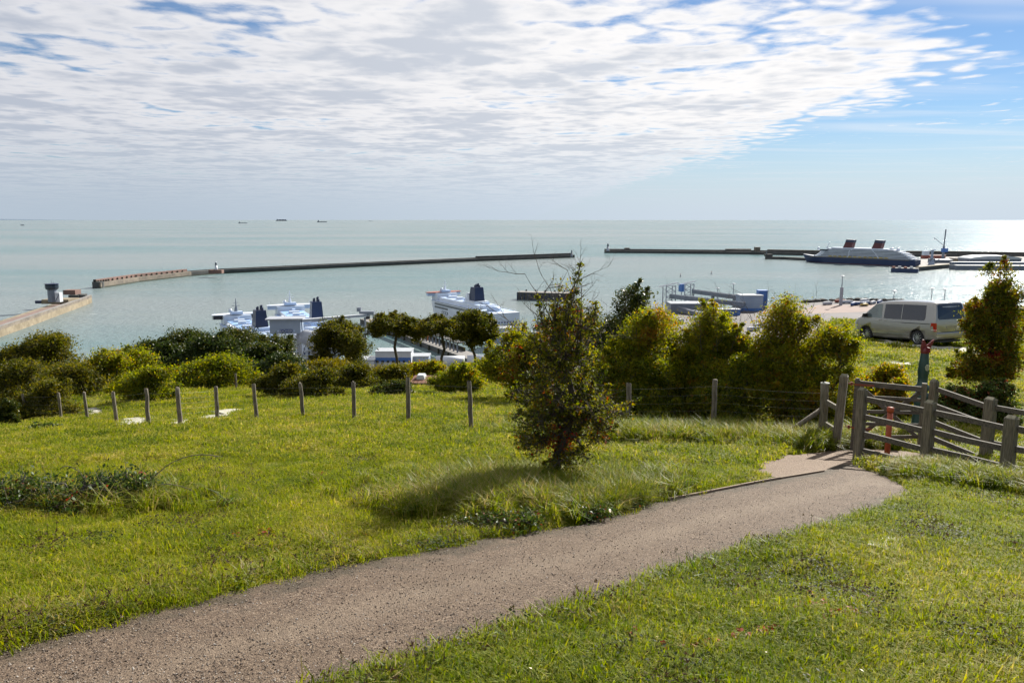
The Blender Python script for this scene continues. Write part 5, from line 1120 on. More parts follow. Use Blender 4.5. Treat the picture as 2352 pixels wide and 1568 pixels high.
    # admiralty pier, far right
    pix = [(1388, 581), (1480, 581.5), (1600, 583), (1700, 584), (1760, 585), (1900, 588), (2060, 589), (2200, 590), (2420, 594)]
    F = wall_run(pix, SEA, 22, 0); o0 = F[0][0].copy(); o0.z = SEA
    t = thing('long_pier', 'long dark stone pier reaching in from the right behind the cruise ship', 'pier', o0)
    strip_prism(F, SEA-4, SEA+8, o0).build('wall', 'stone_dark', t); strip_prism(F, SEA+8, SEA+12.5, o0, 0.55, 0.97).build('parapet', 'stone_dark', t); strip_prism(F[4:], SEA+12.5, SEA+15.5, o0, 0.6, 0.9).build('upper_parapet', 'stone_mid', t)
    strip_prism(F, SEA+8.0, SEA+8.1, o0, 0.02, 0.5).build('roadway', 'concrete', t)
    for u in (1675, 1690, 1705, 1720): p = at_z(u, 583.5, SEA)-o0; mb = MB(); mb.box(p.x-9, p.x+9, p.y+8, p.y+16, 8, 15.5); mb.build('battery_block', 'stone_mid', t)
    p = at_z(1741, 584.5, SEA)-o0; mb = MB(); mb.box(p.x-7, p.x+7, p.y+2, p.y+20, 8, 22); mb.build('gun_tower', 'stone_mid', t)
    p = at_z(1441, 581, SEA)-o0; mb = MB(); mb.box(p.x-8, p.x+8, p.y+6, p.y+14, 8, 16); mb.build('hut', 'stone_mid', t)
    lighthouse('grey lighthouse on the left tip of the far pier', 1396, 579, SEA+8, 24, 4.0, (14, 12, 3), 'steel_pale', 'stone_dark')
    # inner pier left of the cruise ship
    pix = [(1757, 595), (1800, 596), (1860, 599)]; F = wall_run(pix, SEA, 16, 0); o0 = F[0][0].copy(); o0.z = SEA
    t = thing('inner_pier', 'short dark pier ending left of the cruise ship bow', 'pier', o0); strip_prism(F, SEA-4, SEA+7, o0).build('wall', 'stone_dark', t)
    p = at_z(1766, 595, SEA)-o0; mb = MB(); mb.box(p.x-9, p.x+10, p.y, p.y+14, 7, 13); mb.build('head_block', 'stone_dark', t); mb = MB(); mb.tube([(p.x-5, p.y+6, 13), (p.x-5, p.y+6, 20)], 1.2, 8); mb.build('light_pole', 'steel_grey', t)
breakwaters()

# ------------------------------------------------------------------ ships
def hull_mesh(L, B, D, bow=0.22, z0=-2.0, flare=1.0, stern=0.96, nx=26, sheer=0.0):
    xs = np.linspace(0, 1, nx); V = []; m = 6
    for f in xs:
        b = B/2*(stern + (1-stern)*min(f/0.15, 1)); zt = D + sheer*max(0, (f-0.75)/0.25)**2
        if f > 1-bow: b *= max(0.02, 1-((f-(1-bow))/bow)**2.2)
        lo = b*(0.96 if f < 1-bow else 0.96*(1-0.6*flare*((f-(1-bow))/bow)))
        x = f*L; xl = x-(0.045*L if f > 1-bow else 0)*((f-(1-bow))/bow if f > 1-bow else 0)
        V += [(xl, -lo, z0), (xl+(x-xl)*0.5, -(lo+b)/2, (z0+zt)/2), (x, -b, zt), (x, b, zt), (xl+(x-xl)*0.5, (lo+b)/2, (z0+zt)/2), (xl, lo, z0)]
    F = [(i*m+k, (i+1)*m+k, (i+1)*m+(k+1) % m, i*m+(k+1) % m) for i in range(nx-1) for k in range(m)] + [tuple(range(m)), tuple((nx-1)*m+k for k in range(m-1, -1, -1))]
    return V, F
FRAC = dict(b=0.86, f=0.25)
def ferry(label, stern, bow, style, B=27.0, s=1.0):
    L = (bow-stern).length; d = bow-stern; t = thing('ferry', label, 'ferry', (stern.x, stern.y, SEA), math.atan2(d.y, d.x), 'car ferries in the harbour')
    white = 'ship_white'; V, F = hull_mesh(L, B, 22, 0.2, -2, 0.8); link('hull', raw_mesh('hull', V, F, white), t)
    V, F = hull_mesh(L*0.999, B+0.3, 3.2, 0.2, -2, 0.9); q = link('boot_topping', raw_mesh('boot_topping', V, F, 'hull_blue'), t); q.location = (0.3, 0, 0)
    b = B/2
    mb = MB(); mb.box(L*0.06, L*0.88, -b*0.93, b*0.93, 22, 22.25); mb.build('upper_deck', 'deck_blue' if style != 3 else 'deck_pale', t)
    mb = MB(); mb.box(L*0.22, L*0.86, -b*0.70, b*0.70, 22.25, 25.5); mb.build('deck_house', white, t)
    mb = MB(); mb.box(L*0.24, L*0.85, -b*0.66, b*0.66, 25.5, 25.7); mb.build('house_roof', 'deck_blue' if style != 3 else 'deck_pale', t)
    for k in range(9):
        x = L*(0.27+0.06*k); mb = MB(); mb.box(x, x+L*0.03, -b*0.4+(k % 3)*2, b*0.05+(k % 2)*4, 25.7, 27.0+(k % 3)*0.6); mb.build('vent_house', white if k % 2 else 'deck_pale', t)
    # rows of windows along both sides
    for s_ in (-1, 1):
        if style == 3:
            for z0, z1, x0, x1 in ((18.2, 20.2, 0.03, 0.93), (15.0, 17.0, 0.05, 0.36), (15.0, 17.0, 0.60, 0.93), (21.2, 21.6, 0.03, 0.93)):
                mb = MB(); y = s_*(b+0.12); mb.box(L*x0, L*x1*0.86, min(y, y-s_*0.4), max(y, y-s_*0.4), z0, z1); mb.build('window_band', 'ship_band', t)
            mb = MB(); y = s_*(b+0.1); mb.box(L*0.60, L*0.69, min(y, y-s_*0.4), max(y, y-s_*0.4), 10.4, 13.2); mb.build('dark_panel', 'ship_band', t)
            for k in range(3):
                mb = MB(); y = s_*(b+0.25); mb.box(L*(0.61+0.027*k), L*(0.625+0.027*k), min(y, y-s_*0.2), max(y, y-s_*0.2), 11.0, 12.6); mb.build('pale_mark', white, t)
            for k in range(7):
                x = L*(0.2+0.09*k); mb = MB(); y = s_*(b+0.1); mb.box(x, x+1.2, min(y, y-s_*0.4), max(y, y-s_*0.4), 7.5, 9.0); mb.build('port_hole', 'ship_band', t)
        else:
            for row, z in enumerate((19.2, 16.4, 13.2)):
                for k in range(16 if row < 2 else 8):
                    x = L*(0.10+0.72*k/(16 if row < 2 else 8)); mb = MB(); y = s_*(b+0.08); mb.box(x, x+L*0.024, min(y, y-s_*0.4), max(y, y-s_*0.4), z, z+1.1); mb.build('window', 'ship_band', t)
            for k in range(3):
                x = L*(0.30+0.14*k); y = s_*b*0.86; mb = MB(); mb.tube([(x, y, 23.6), (x+1.2, y, 24.4), (x+9, y, 24.4), (x+10, y, 23.6)], [0.6, 1.5, 1.5, 0.6], 8); mb.build('lifeboat', 'orange_boat' if k == 0 else white, t, True)
        mb = MB()
        mb.bar((L*0.04, s_*b*0.98, 23.2), (L*0.86, s_*b*0.98, 23.2), 0.12, 0.12)
        for k in range(30): x = L*(0.04+0.82*k/29); mb.box(x-0.06, x+0.06, s_*b*0.98-0.06, s_*b*0.98+0.06, 22, 23.2)
        mb.build('deck_rail', white, t)
    # bridge with wings
    bx = L*FRAC['b']; mb = MB(); mb.box(bx-9, bx+5, -b*0.82, b*0.82, 22.2, 29.5); mb.build('bridge', white, t)
    mb = MB(); mb.prism([(bx-2, -b-4.5), (bx+3, -b-4.5), (bx+6.5, -b*0.6), (bx+6.5, b*0.6), (bx+3, b+4.5), (bx-2, b+4.5), (bx-4, b*0.7), (bx-4, -b*0.7)], 26.4, 29.6); mb.build('wheelhouse', 'glass_dark' if style == 1 else 'deck_pale', t)
    mb = MB(); mb.prism([(bx-3, -b-5.2), (bx+3.5, -b-5.2), (bx+7.2, -b*0.6), (bx+7.2, b*0.6), (bx+3.5, b+5.2), (bx-3, b+5.2), (bx-5, b*0.7), (bx-5, -b*0.7)], 29.6, 30.2); mb.build('wheelhouse_roof', {1: white, 2: white, 3: 'red_deck'}[style], t)
    mb = MB(); mb.box(bx-7, bx-1, -b*0.35, b*0.35, 30.2, 32.4); mb.build('top_house', 'deck_pale', t)
    mb = MB(); mb.tube([(bx-3, 0, 32.4), (bx-3.5, 0, 36)], [1.5, 1.0], 8); mb.tube([(bx-3.5, 0, 36), (bx-3.7, 0, 43)], [0.5, 0.25], 8); mb.bar((bx-3.5, -3.5, 37), (bx-3.5, 3.5, 37), 0.35, 0.3); mb.bar((bx-3.5, -2.2, 39.5), (bx-3.5, 2.2, 39.5), 0.3, 0.25); mb.bar((bx-6.0, 0, 35), (bx-1.0, 0, 35), 0.4, 0.3); mb.build('mast', white if style != 1 else 'steel_grey', t)
    mb = MB(); mb.lathe([(1.3, 32.4), (1.6, 33.5), (1.0, 34.8), (0.2, 35.2)], 12, (bx-6, 5)); mb.build('radome', white, t, True)
    for s_ in (-1, 1):
        mb = MB(); mb.tube([(bx, s_*(b+3), 30.2), (bx, s_*(b+3), 33.5)], 0.15, 6); mb.build('wing_aerial', white, t)
    # funnel
    fx = FRAC['f']*L; fy = {1: -4.0, 2: -5.0, 3: 0.0}[style]
    mb = MB(); mb.box(fx-11, fx+11, fy-6 if style != 3 else -8, fy+6 if style != 3 else 8, 22.2, 28); mb.build('funnel_casing', white if style == 3 else 'deck_pale', t)
    h0, h1 = 28.0, {1: 40, 2: 43, 3: 41}[style]; w0, w1 = (4.6, 3.6) if style != 3 else (5.2, 4.6)
    mb = MB(); l0, l1 = (7.0, 4.6) if style != 2 else (6.0, 4.5)
    mb.add([(fx-l0, fy-w0, h0), (fx+l0, fy-w0, h0), (fx+l0, fy+w0, h0), (fx-l0, fy+w0, h0), (fx-l1-0.5, fy-w1, h1), (fx+l1-0.5, fy-w1, h1), (fx+l1-0.5, fy+w1, h1), (fx-l1-0.5, fy+w1, h1)], [(0,3,2,1),(4,5,6,7),(0,1,5,4),(1,2,6,5),(2,3,7,6),(3,0,4,7)])
    mb.build('funnel', 'navy' if style != 2 else 'hull_blue', t)
    mb = MB()
    for k in range(5): mb.tube([(fx-3+1.4*k, fy-1.6+(k % 2)*3, h1), (fx-3.2+1.4*k, fy-1.6+(k % 2)*3, h1+2.0+(k % 3)*0.8)], 0.75, 8)
    mb.build('exhaust_pipes', 'navy', t)
    if style == 2:
        mb = MB(); mb.add([(fx+l0*0.9, fy+w0+0.05, h0+1), (fx-l0*0.9, fy+w0+0.05, h0+1), (fx-l1-0.3, fy+w1+0.12, h1-1), (fx+l1-0.9, fy+w1+0.12, h1-1)], [(0, 1, 2, 3)]); mb.build('funnel_side_panel', 'steel_grey', t)
    if style == 3:
        for s_ in (-1, 1):
            mb = MB(); mb.box(fx+5.5, fx+9.5, s_*4-2, s_*4+2, 28, 35); mb.build('funnel_cheek', white, t)
        mb = MB(); mb.lathe([(5.5, 28), (5.5, 30), (4, 33.5), (1, 34.4)], 16, (fx+14, 0)); mb.build('dome_house', white, t, True)
    # terraced stern
    for k in range(4):
        z = 9+3.4*k; x = -1.5 if k < 2 else 2.0+4.0*(k-2); mb = MB(); mb.box(x-0.6, x+7, -b*0.92, b*0.92, z, z+0.6); mb.build('stern_deck', white, t)
        mb = MB()
        for q in range(9): y = -b*0.85+b*1.7*q/8; mb.box(x-0.7, x-0.3, y-0.5, y+0.5, z+0.6, z+2.2)
        mb.build('stern_openings', 'hull_blue', t)
    mb = MB(); mb.box(-0.3, 0.2, -b*0.55, b*0.55, 1.5, 8.0); mb.build('stern_door', 'deck_pale', t)
    mb = MB(); mb.lathe([(0.2, 22.3), (6.5, 22.3), (6.5, 24.8), (5.2, 26.2), (0.2, 26.8)], 18, (L*0.12, 3)); mb.build('aft_lounge', 'deck_pale', t, True)
    return t
V2 = lambda u, v, z: Vector(at_z(u, v, z)[:2])
def moor(label, style, B, L, bridge, funnel, bf, ff):
    Bp = V2(*bridge, SEA+29.5); Fp = V2(*funnel, SEA+35); e = (Bp-Fp).normalized(); s_ = Bp-e*bf*L
    FRAC.update(b=bf, f=ff); ferry(label, s_, s_+e*L, style, B)
moor('ferry with decks tinted by reflected sky and black twin funnels, leftmost in the harbour', 1, 26, 138, (541, 722), (592, 732), 0.84, 0.33)
moor('ferry with decks tinted by reflected sky and a tall navy funnel behind the sign gantry', 2, 29, 172, (665, 701), (714, 718), 0.88, 0.26)
moor('white ferry with two dark window bands, moored by the jetty', 3, 28, 165, (1019, 671), (1105, 675), 0.85, 0.37)
def cruise_ship():
    b = V2(1850, 601, SEA); s = V2(2108, 612.5, SEA); d = b-s; L = d.length; t = thing('cruise_ship', 'large cruise ship with dark blue hull and two red funnels', 'cruise ship', (s.x, s.y, SEA), math.atan2(d.y, d.x))
    V, F = hull_mesh(L*1.03, 32, 15, 0.24, -2, 1.0, 0.85, 30, 5.0); link('hull', raw_mesh('hull', V, F, 'hull_blue'), t)
    V, F = hull_mesh(L*0.99, 32.4, 1.2, 0.2, -2, 0.9, 0.85); q = link('boot_topping', raw_mesh('boot_topping', V, F, 'funnel_red'), t); q.location = (0.5, 0, 0)
    W = 'ship_white'
    tiers = [(0.02, 0.90, 15, 18), (0.045, 0.875, 18, 21), (0.06, 0.86, 21, 24), (0.08, 0.85, 24, 27), (0.10, 0.84, 27, 30), (0.13, 0.82, 30, 33), (0.17, 0.78, 33, 36)]
    for k, (x0, x1, z0, z1) in enumerate(tiers):
        w = 15.6 if k < 6 else 13; mb = MB(); mb.prism([(L*x0, -w), (L*(x1-0.03), -w), (L*x1, -w*0.6), (L*x1, w*0.6), (L*(x1-0.03), w), (L*x0, w)], z0, z1-0.35); mb.build('deck_tier', W, t)
        mb = MB(); mb.prism([(L*x0-1.5, -w-0.6), (L*(x1-0.03), -w-0.6), (L*x1, -w*0.6), (L*x1, w*0.6), (L*(x1-0.03), w+0.6), (L*x0-1.5, w+0.6)], z1-0.35, z1); mb.build('deck_edge', W, t)
        n = 34
        for s_ in (-1, 1):
            if s_ < 0 and k > 5: continue
            for i in range(3):
                xa = L*(x0+0.015+(x1-x0-0.06)*i/3); xb = xa+L*(x1-x0-0.06)/3-2.5; y = s_*(w+0.08); mb = MB(); mb.box(xa, xb, min(y, y-s_*0.3), max(y, y-s_*0.3), z0+0.5, z1-0.95); mb.build('balcony_shade', 'ship_band' if k % 2 else 'steel_grey', t)  # flat dark strips: shade of the balcony recesses painted as colour
    for s_ in (-1, 1):
        for i in range(12):
            x = L*(0.22+0.045*i); y = s_*16.6; mb = MB(); mb.tube([(x, y, 16.4), (x+1.5, y, 17.0), (x+8, y, 17.0), (x+9.5, y, 16.4)], [0.6, 1.4, 1.4, 0.6], 7); mb.build('lifeboat', 'yellow_trim', t, True)
        mb = MB(); mb.bar((L*0.05, s_*16.05, 13.8), (L*0.93, s_*16.0, 14.2), 0.3, 0.35); mb.build('gold_line', 'yellow_trim', t)
    for fx in (0.345, 0.60):
        x = L*fx; mb = MB(); mb.add([(x-10, -8, 35.5), (x+11, -8, 35.5), (x+11, 8, 35.5), (x-10, 8, 35.5), (x-14, -6.5, 51), (x+5, -6.5, 52), (x+5, 6.5, 52), (x-14, 6.5, 51)], [(0,3,2,1),(4,5,6,7),(0,1,5,4),(1,2,6,5),(2,3,7,6),(3,0,4,7)]); mb.build('funnel', 'funnel_red', t)
        mb = MB(); mb.add([(x-14.2, -6.8, 50.5), (x+5.6, -6.8, 51.5), (x+5.6, 6.8, 51.5), (x-14.2, 6.8, 50.5), (x-16, -6, 57), (x+3.5, -6, 58), (x+3.5, 6, 58), (x-16, 6, 57)], [(0,3,2,1),(4,5,6,7),(0,1,5,4),(1,2,6,5),(2,3,7,6),(3,0,4,7)]); mb.build('funnel_cap', 'navy', t)
    mb = MB(); mb.tube([(L*0.80, 0, 36), (L*0.775, 0, 51)], [1.6, 0.5], 8); mb.bar((L*0.785, -5, 45), (L*0.785, 5, 45), 0.5, 0.5); mb.build('mast', W, t)
    mb = MB(); mb.tube([(L*0.57, 3, 50), (L*0.565, 3, 59)], 0.35, 6); mb.build('aerial', 'navy', t)
    for x, r in ((0.22, 5), (0.17, 4), (0.88, 3)):
        mb = MB(); z = 36 if x < 0.5 else 33; mb.lathe([(r, z-2.5), (r, z+1), (r*0.8, z+3), (r*0.3, z+4.6)], 14, (L*x, 0)); mb.build('radome', W, t, True)
    mb = MB(); mb.box(L*0.24, L*0.74, -10, 10, 35.8, 38.2); mb.build('pool_deck_house', W, t)
    mb = MB(); mb.box(L*0.76, L*0.83, -18, 18, 30, 33.4); mb.build('bridge', 'glass_dark', t)
cruise_ship()
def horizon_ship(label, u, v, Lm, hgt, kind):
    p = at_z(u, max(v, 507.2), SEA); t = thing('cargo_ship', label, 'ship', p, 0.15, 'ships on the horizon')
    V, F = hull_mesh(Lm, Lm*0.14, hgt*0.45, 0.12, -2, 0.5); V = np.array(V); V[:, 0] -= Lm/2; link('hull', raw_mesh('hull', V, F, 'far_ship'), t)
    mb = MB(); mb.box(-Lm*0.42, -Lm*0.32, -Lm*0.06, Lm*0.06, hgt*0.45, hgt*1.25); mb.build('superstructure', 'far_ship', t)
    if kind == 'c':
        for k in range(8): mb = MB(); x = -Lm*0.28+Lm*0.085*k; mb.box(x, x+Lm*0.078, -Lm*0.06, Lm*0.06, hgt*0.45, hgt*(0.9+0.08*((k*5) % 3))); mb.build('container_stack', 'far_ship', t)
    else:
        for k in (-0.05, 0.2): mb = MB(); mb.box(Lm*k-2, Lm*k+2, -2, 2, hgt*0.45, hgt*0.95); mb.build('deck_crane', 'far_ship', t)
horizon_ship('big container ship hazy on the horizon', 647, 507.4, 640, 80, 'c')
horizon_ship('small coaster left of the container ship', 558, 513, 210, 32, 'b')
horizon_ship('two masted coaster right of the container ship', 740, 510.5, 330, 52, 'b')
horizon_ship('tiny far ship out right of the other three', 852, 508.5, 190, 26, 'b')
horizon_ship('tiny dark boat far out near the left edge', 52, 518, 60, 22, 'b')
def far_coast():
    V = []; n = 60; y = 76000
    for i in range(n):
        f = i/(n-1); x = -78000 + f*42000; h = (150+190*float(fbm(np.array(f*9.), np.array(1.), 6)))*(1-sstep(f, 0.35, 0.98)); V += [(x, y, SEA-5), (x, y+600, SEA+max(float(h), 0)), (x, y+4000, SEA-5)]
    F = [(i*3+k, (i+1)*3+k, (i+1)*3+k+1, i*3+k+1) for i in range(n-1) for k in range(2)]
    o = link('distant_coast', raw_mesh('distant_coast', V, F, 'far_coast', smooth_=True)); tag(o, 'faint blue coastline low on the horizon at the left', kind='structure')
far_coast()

# ------------------------------------------------------------------ docks
def dock_ground():
    top = [(-300, 850), (560, 850), (640, 838), (700, 818), (760, 832), (860, 842), (1000, 838), (1120, 826), (1180, 800), (1260, 772), (1380, 742), (1500, 716), (1640, 716), (1760, 703), (1850, 694), (1950, 688), (2060, 690), (2420, 706)]
    P = [at_z(u, v, QUAY) for u, v in top]; poly = [(p.x, p.y) for p in P] + [(560, 170), (-420, 170)]
    mb = MB(); mb.prism(poly, SEA-4, QUAY); o = mb.build('dock_apron', 'tarmac'); tag(o, 'wide paved ferry terminal apron at the foot of the cliff', kind='structure')
    q = [at_z(u, v, QUAY+0.05) for u, v in ((1800, 722), (1990, 716), (2010, 700), (1880, 700))]; mb = MB(); mb.add(q, [(0, 1, 2, 3)]); o = mb.build('reddish_paving', 'tarmac_red'); tag(o, 'band of reddish paving on the dock apron left of the van', kind='structure')
    q = [at_z(u, v, QUAY+0.05) for u, v in ((1860, 749), (1990, 747), (1990, 741), (1870, 742))]; mb = MB(); mb.add(q, [(0, 1, 2, 3)]); o = mb.build('pale_strip', 'concrete'); tag(o, 'pale concrete strip on the dock apron beside the hedge', kind='structure')
    # rough rock bank behind the apron
    rng = np.random.default_rng(4); V = []; a = at_z(1830, 696, QUAY); pts = [at_z(u, v, QUAY) for u, v in ((1840, 695.5), (1890, 692), (1950, 689.5), (2010, 690.5), (2080, 692.5))]
    t = thing('rock_bank', 'low dark rock armour bank along the seaward edge of the apron', 'rocks', pts[0])
    for i in range(len(pts)-1):
        for k in range(9):
            p = pts[i].lerp(pts[i+1], (k+rng.uniform())/9)-pts[0]; r = rng.uniform(2.2, 4.2); mb = MB()
            vs = [Vector((math.cos(2*math.pi*j/6)*r*rng.uniform(0.7, 1.2), math.sin(2*math.pi*j/6)*r*rng.uniform(0.7, 1.2), z)) + p for z in (-0.5, r*0.7) for j in range(6)] + [p+Vector((0, 0, r))]
            mb.add(vs, [(j, (j+1) % 6, 6+(j+1) % 6, 6+j) for j in range(6)]+[(6+j, 6+(j+1) % 6, 12) for j in range(6)]); mb.build('boulder', 'rock', t)
dock_ground()
def gantry():
    y = 528; p = at_y(655, 750, y); t = thing('sign_gantry', 'white elevated gantry box carrying a blue DOVER sign', 'gantry', (p.x, p.y, QUAY), R(6))
    k = y/1800; z = lambda v: ray(655, v)[2]*y-QUAY
    mb = MB(); mb.box(-35*k, 35*k, 0, 12, z(766), z(735)); mb.build('box_hall', 'clad_pale', t)
    mb = MB(); mb.box(-44*k, 41*k, -1.5, 13.5, z(734.8), z(731.5)); mb.build('roof_edge', 'steel_pale', t)
    sg = MB(); sg.box(-12*k, 16*k, -0.35, -0.02, z(764), z(756)); sg = sg.build('sign_panel', 'sign_blue', t)
    tx = text_mesh('lettering', 'DOVER', 7.4*k*1.02, 'white_paint', t, (2*k, -0.42, z(760.1)), (R(90), 0, 0), 0.06); tx.scale = (1.15, 1, 1); tx.parent = sg
    for x in (-16.5, 20.5):
        mb = MB(); mb.lathe([(1.2*k*1.6, 0), (1.2*k*1.6, 0.3)], 10); q = mb.build('round_emblem', 'deck_pale', t); q.location = (x*k, -0.02, z(760)); q.rotation_euler = (R(90), 0, 0)
    for x in (-27, 27):
        mb = MB(); mb.box((x-4)*k, (x+4)*k, 3, 8, 0, z(766)); mb.build('leg', 'steel_pale', t)
    mb = MB(); mb.bar((-44*k, 6, z(737)), (-44*k, 6, z(733)), 1, 1); mb.build('end_bracket', 'steel_grey', t)
    for x in (-27, 0, 27): mb = MB(); mb.bar((x*k, 5.5, 2), (x*k+7, 5.5, z(768)), 0.5, 0.5); mb.build('brace', 'steel_grey', t)
    # the long walkway beam to the right
    a = at_y(690, 737, 532); b = at_y(845, 724, 590); t = thing('walkway_beam', 'long thin white walkway beam running right from the sign gantry', 'walkway', a)
    mb = MB(); mb.bar((0, 0, 0), b-a, 3.0, 1.5); mb.build('beam', 'steel_pale', t); mb = MB(); mb.bar((0, 0, 1.0), b-a+Vector((0, 0, 1.0)), 3.4, 0.35); mb.build('roof', 'white_paint', t)
    for f in (0.4, 0.95): q = a.lerp(b, f)-a; mb = MB(); mb.bar(q+Vector((0, 0, -1.3)), Vector((q.x, q.y, QUAY-a.z-4)), 1.2, 1.2); mb.build('support', 'steel_grey', t)
    q = b-a; mb = MB(); mb.box(q.x-6, q.x+5, q.y-3, q.y+3, q.z+0.5, q.z+3.2); mb.box(q.x-8, q.x-5, q.y-2, q.y+2, q.z+3.0, q.z+6); mb.build('machine_cabin', 'steel_grey', t)
    # boarding drum and stair tower between gantry and dome tree
    p = at_y(712, 790, 520); t = thing('boarding_ramp', 'curved white boarding tunnel and lattice tower right of the sign gantry', 'ramp', (p.x, p.y, QUAY))
    z = lambda v: ray(712, v)[2]*520-QUAY; mb = MB(); mb.tube([(-6, 10, z(778)), (2, 4, z(783)), (7, 0, z(796)), (8, -4, z(812))], [5, 6.2, 6.2, 5.5], 16); mb.build('tunnel', 'steel_pale', t, True)
    mb = MB()
    for x in (-14, -6): mb.bar((x, 0, 0), (x, 0, z(775)), 0.7, 0.7)
    for i in range(5): h = z(775)/5; mb.bar((-14, 0, h*i), (-6, 0, h*(i+1)), 0.4, 0.4); mb.bar((-6, 0, h*i), (-14, 0, h*(i+1)), 0.4, 0.4)
    mb.build('lattice', 'steel_pale', t); mb = MB(); mb.bar((-20, 2, 1), (14, 2, z(800)), 6, 0.8); mb.build('roadway', 'steel_grey', t)
gantry()
def jetty():
    A = at_z(1150, 842, QUAY); B = at_z(842, 731, QUAY); d = B-A; L = d.length; t = thing('jetty', 'long concrete jetty between the second ferry and the white ferry', 'jetty', A, math.atan2(d.y, d.x))
    mb = MB(); mb.box(0, L, -7, 7, -9, -0.6); mb.build('wall', 'stone_dark', t); mb = MB(); mb.box(0, L, -7.3, 7.3, -0.6, 0.0); mb.build('deck', 'concrete', t)
    for k in range(30): x = L*(0.22+0.70*k/30); mb = MB(); mb.box(x, x+0.9, 2.4, 3.4, 0, 7.5); mb.build('column', 'steel_grey', t)
    mb = MB(); mb.box(L*0.21, L*0.93, -1.5, 4.5, 7.5, 8.4); mb.build('canopy', 'stone_dark', t); mb = MB(); mb.box(L*0.23, L*0.9, -5.2, -4.6, 0, 3.0); mb.build('barrier', 'weedy', t)
    mb = MB(); mb.lathe([(0.9, 0), (1.4, 3), (0.9, 6.5), (0.2, 7)], 8, (L*0.45, 0)); mb.build('orange_marker', 'orange_boat', t)
    for k in range(14): x = L*(0.05+0.9*k/14); mb = MB(); mb.box(x, x+1.4, 7.3, 8.3, -8, -0.5); mb.build('fender_pile', 'weedy', t)
    mb = MB(); q = L*0.985; mb.tube([(q, 0, 0), (q, 0, 5)], 2.2, 10); mb.build('end_dolphin', 'rubber', t)
    # second short jetty end on the right
    pix = [(1188, 688), (1230, 689.3), (1270, 690.4), (1312, 691.6)]; F = wall_run(pix, SEA, 18, 0); o0 = F[0][0].copy(); o0.z = SEA
    t = thing('berth_wall', 'grey piled berth end standing in the water behind the lone hawthorn', 'jetty', o0); strip_prism(F, SEA-4, SEA+9.5, o0).build('wall', 'stone_dark', t); strip_prism(F, SEA+9.5, SEA+10.2, o0, -0.03, 1.03).build('deck', 'concrete', t)
    for k in range(16): p = F[0][0].lerp(F[-1][0], k/15)-o0; mb = MB(); mb.box(p.x-0.7, p.x+0.7, p.y-0.8, p.y-0.1, -3, 9.4); mb.build('pile', 'navy', t)
    for k in range(5): p = F[0][1].lerp(F[-1][1], 0.1+k*0.18)-o0; mb = MB(); mb.box(p.x-1, p.x+1, p.y-3, p.y-1, 10.2, 12.4); mb.build('bollard', 'stone_dark', t)
jetty()
def shed(name, label, u0, u1, vb, y, h, depth, wall, roof, cat='building', kind='flat', rz=0.0, windows=0, band=None):
    k = y/1800; z = QUAY; p = at_y((u0+u1)/2, vb, y); t = thing(name, label, cat, (p.x, p.y, QUAY), rz); w = (u1-u0)*k/2
    mb = MB(); mb.box(-w, w, 0, depth, -0.5, h); mb.build('wall', wall, t)
    if kind == 'flat': mb = MB(); mb.box(-w-0.4, w+0.4, -0.4, depth+0.4, h, h+0.7); mb.build('roof', roof, t)
    elif kind == 'arch':
        pts = [(-w-0.5, h)] + [(w*1.02*math.cos(a), h+math.sin(a)*w*0.10) for a in np.linspace(math.pi, 0, 13)] + [(w+0.5, h)]; mb = MB(); mb.prism_y(pts, -1, depth+1); mb.build('roof', roof, t)
    elif kind == 'tube': mb = MB(); mb.tube([(-w, depth/2, h), (w, depth/2, h)], depth*0.55, 14); mb.build('roof', roof, t, True)
    for i in range(windows): x = -w*0.9+1.8*w*i/max(1, windows-1); mb = MB(); mb.box(x-0.9, x+0.9, -0.12, 0.3, h*0.45, h*0.45+1.6); mb.build('window', 'glass_dark', t)
    if band: mb = MB(); mb.box(-w-0.05, w+0.05, -0.1, 0.2, h*band[0], h*band[1]); mb.build('band', band[2], t)
    return t
shed('terminal_block', 'white two storey terminal block below the cliff trees', 862, 945, 838, 520, 13, 14, 'white_paint', 'shed_roof', windows=7, band=(0.5, 0.72, 'clad_blue'))
shed('freight_shed', 'bright white gabled shed left of the terminal block', 822, 860, 838, 515, 8, 16, 'white_paint', 'shed_roof')
shed('freight_shed', 'low pale shed right of the terminal block', 945, 985, 838, 530, 8, 12, 'clad_pale', 'shed_roof')
shed('passenger_tunnel', 'white rounded passenger tunnel roof below the dense cliff tree', 1072, 1180, 834, 505, 8, 9, 'white_paint', 'white_paint', kind='tube')
shed('passenger_tunnel', 'shorter white tunnel roof in front of the jetty', 1000, 1066, 832, 515, 7, 7, 'white_paint', 'white_paint', kind='tube')
shed('berth_building', 'pale building with a blue panel at the stern of the white ferry', 1115, 1180, 752, 640, 12, 14, 'clad_pale', 'shed_roof', band=(0.2, 0.8, 'deck_blue'))
shed('ramp_house', 'white ramp house right of the white ferry', 1160, 1205, 760, 625, 10, 10, 'white_paint', 'shed_roof', windows=4)
shed('office_block', 'pale clad office block with blue corner panels behind the hedge', 1700, 1752, 716, 870, 17, 20, 'clad_pale', 'shed_roof', band=(0.0, 0.18, 'clad_blue'))
shed('stair_tower', 'bright blue stair tower on the pale office block', 1742, 1762, 706, 885, 21, 10, 'clad_blue', 'clad_blue')
shed('check_canopy', 'white canopied kiosk among the dock lanes', 1650, 1700, 728, 830, 6, 10, 'clad_blue', 'white_paint')
shed('lane_building', 'long low grey lane building behind the hedge', 1540, 1650, 726, 850, 10, 25, 'steel_grey', 'shed_roof')
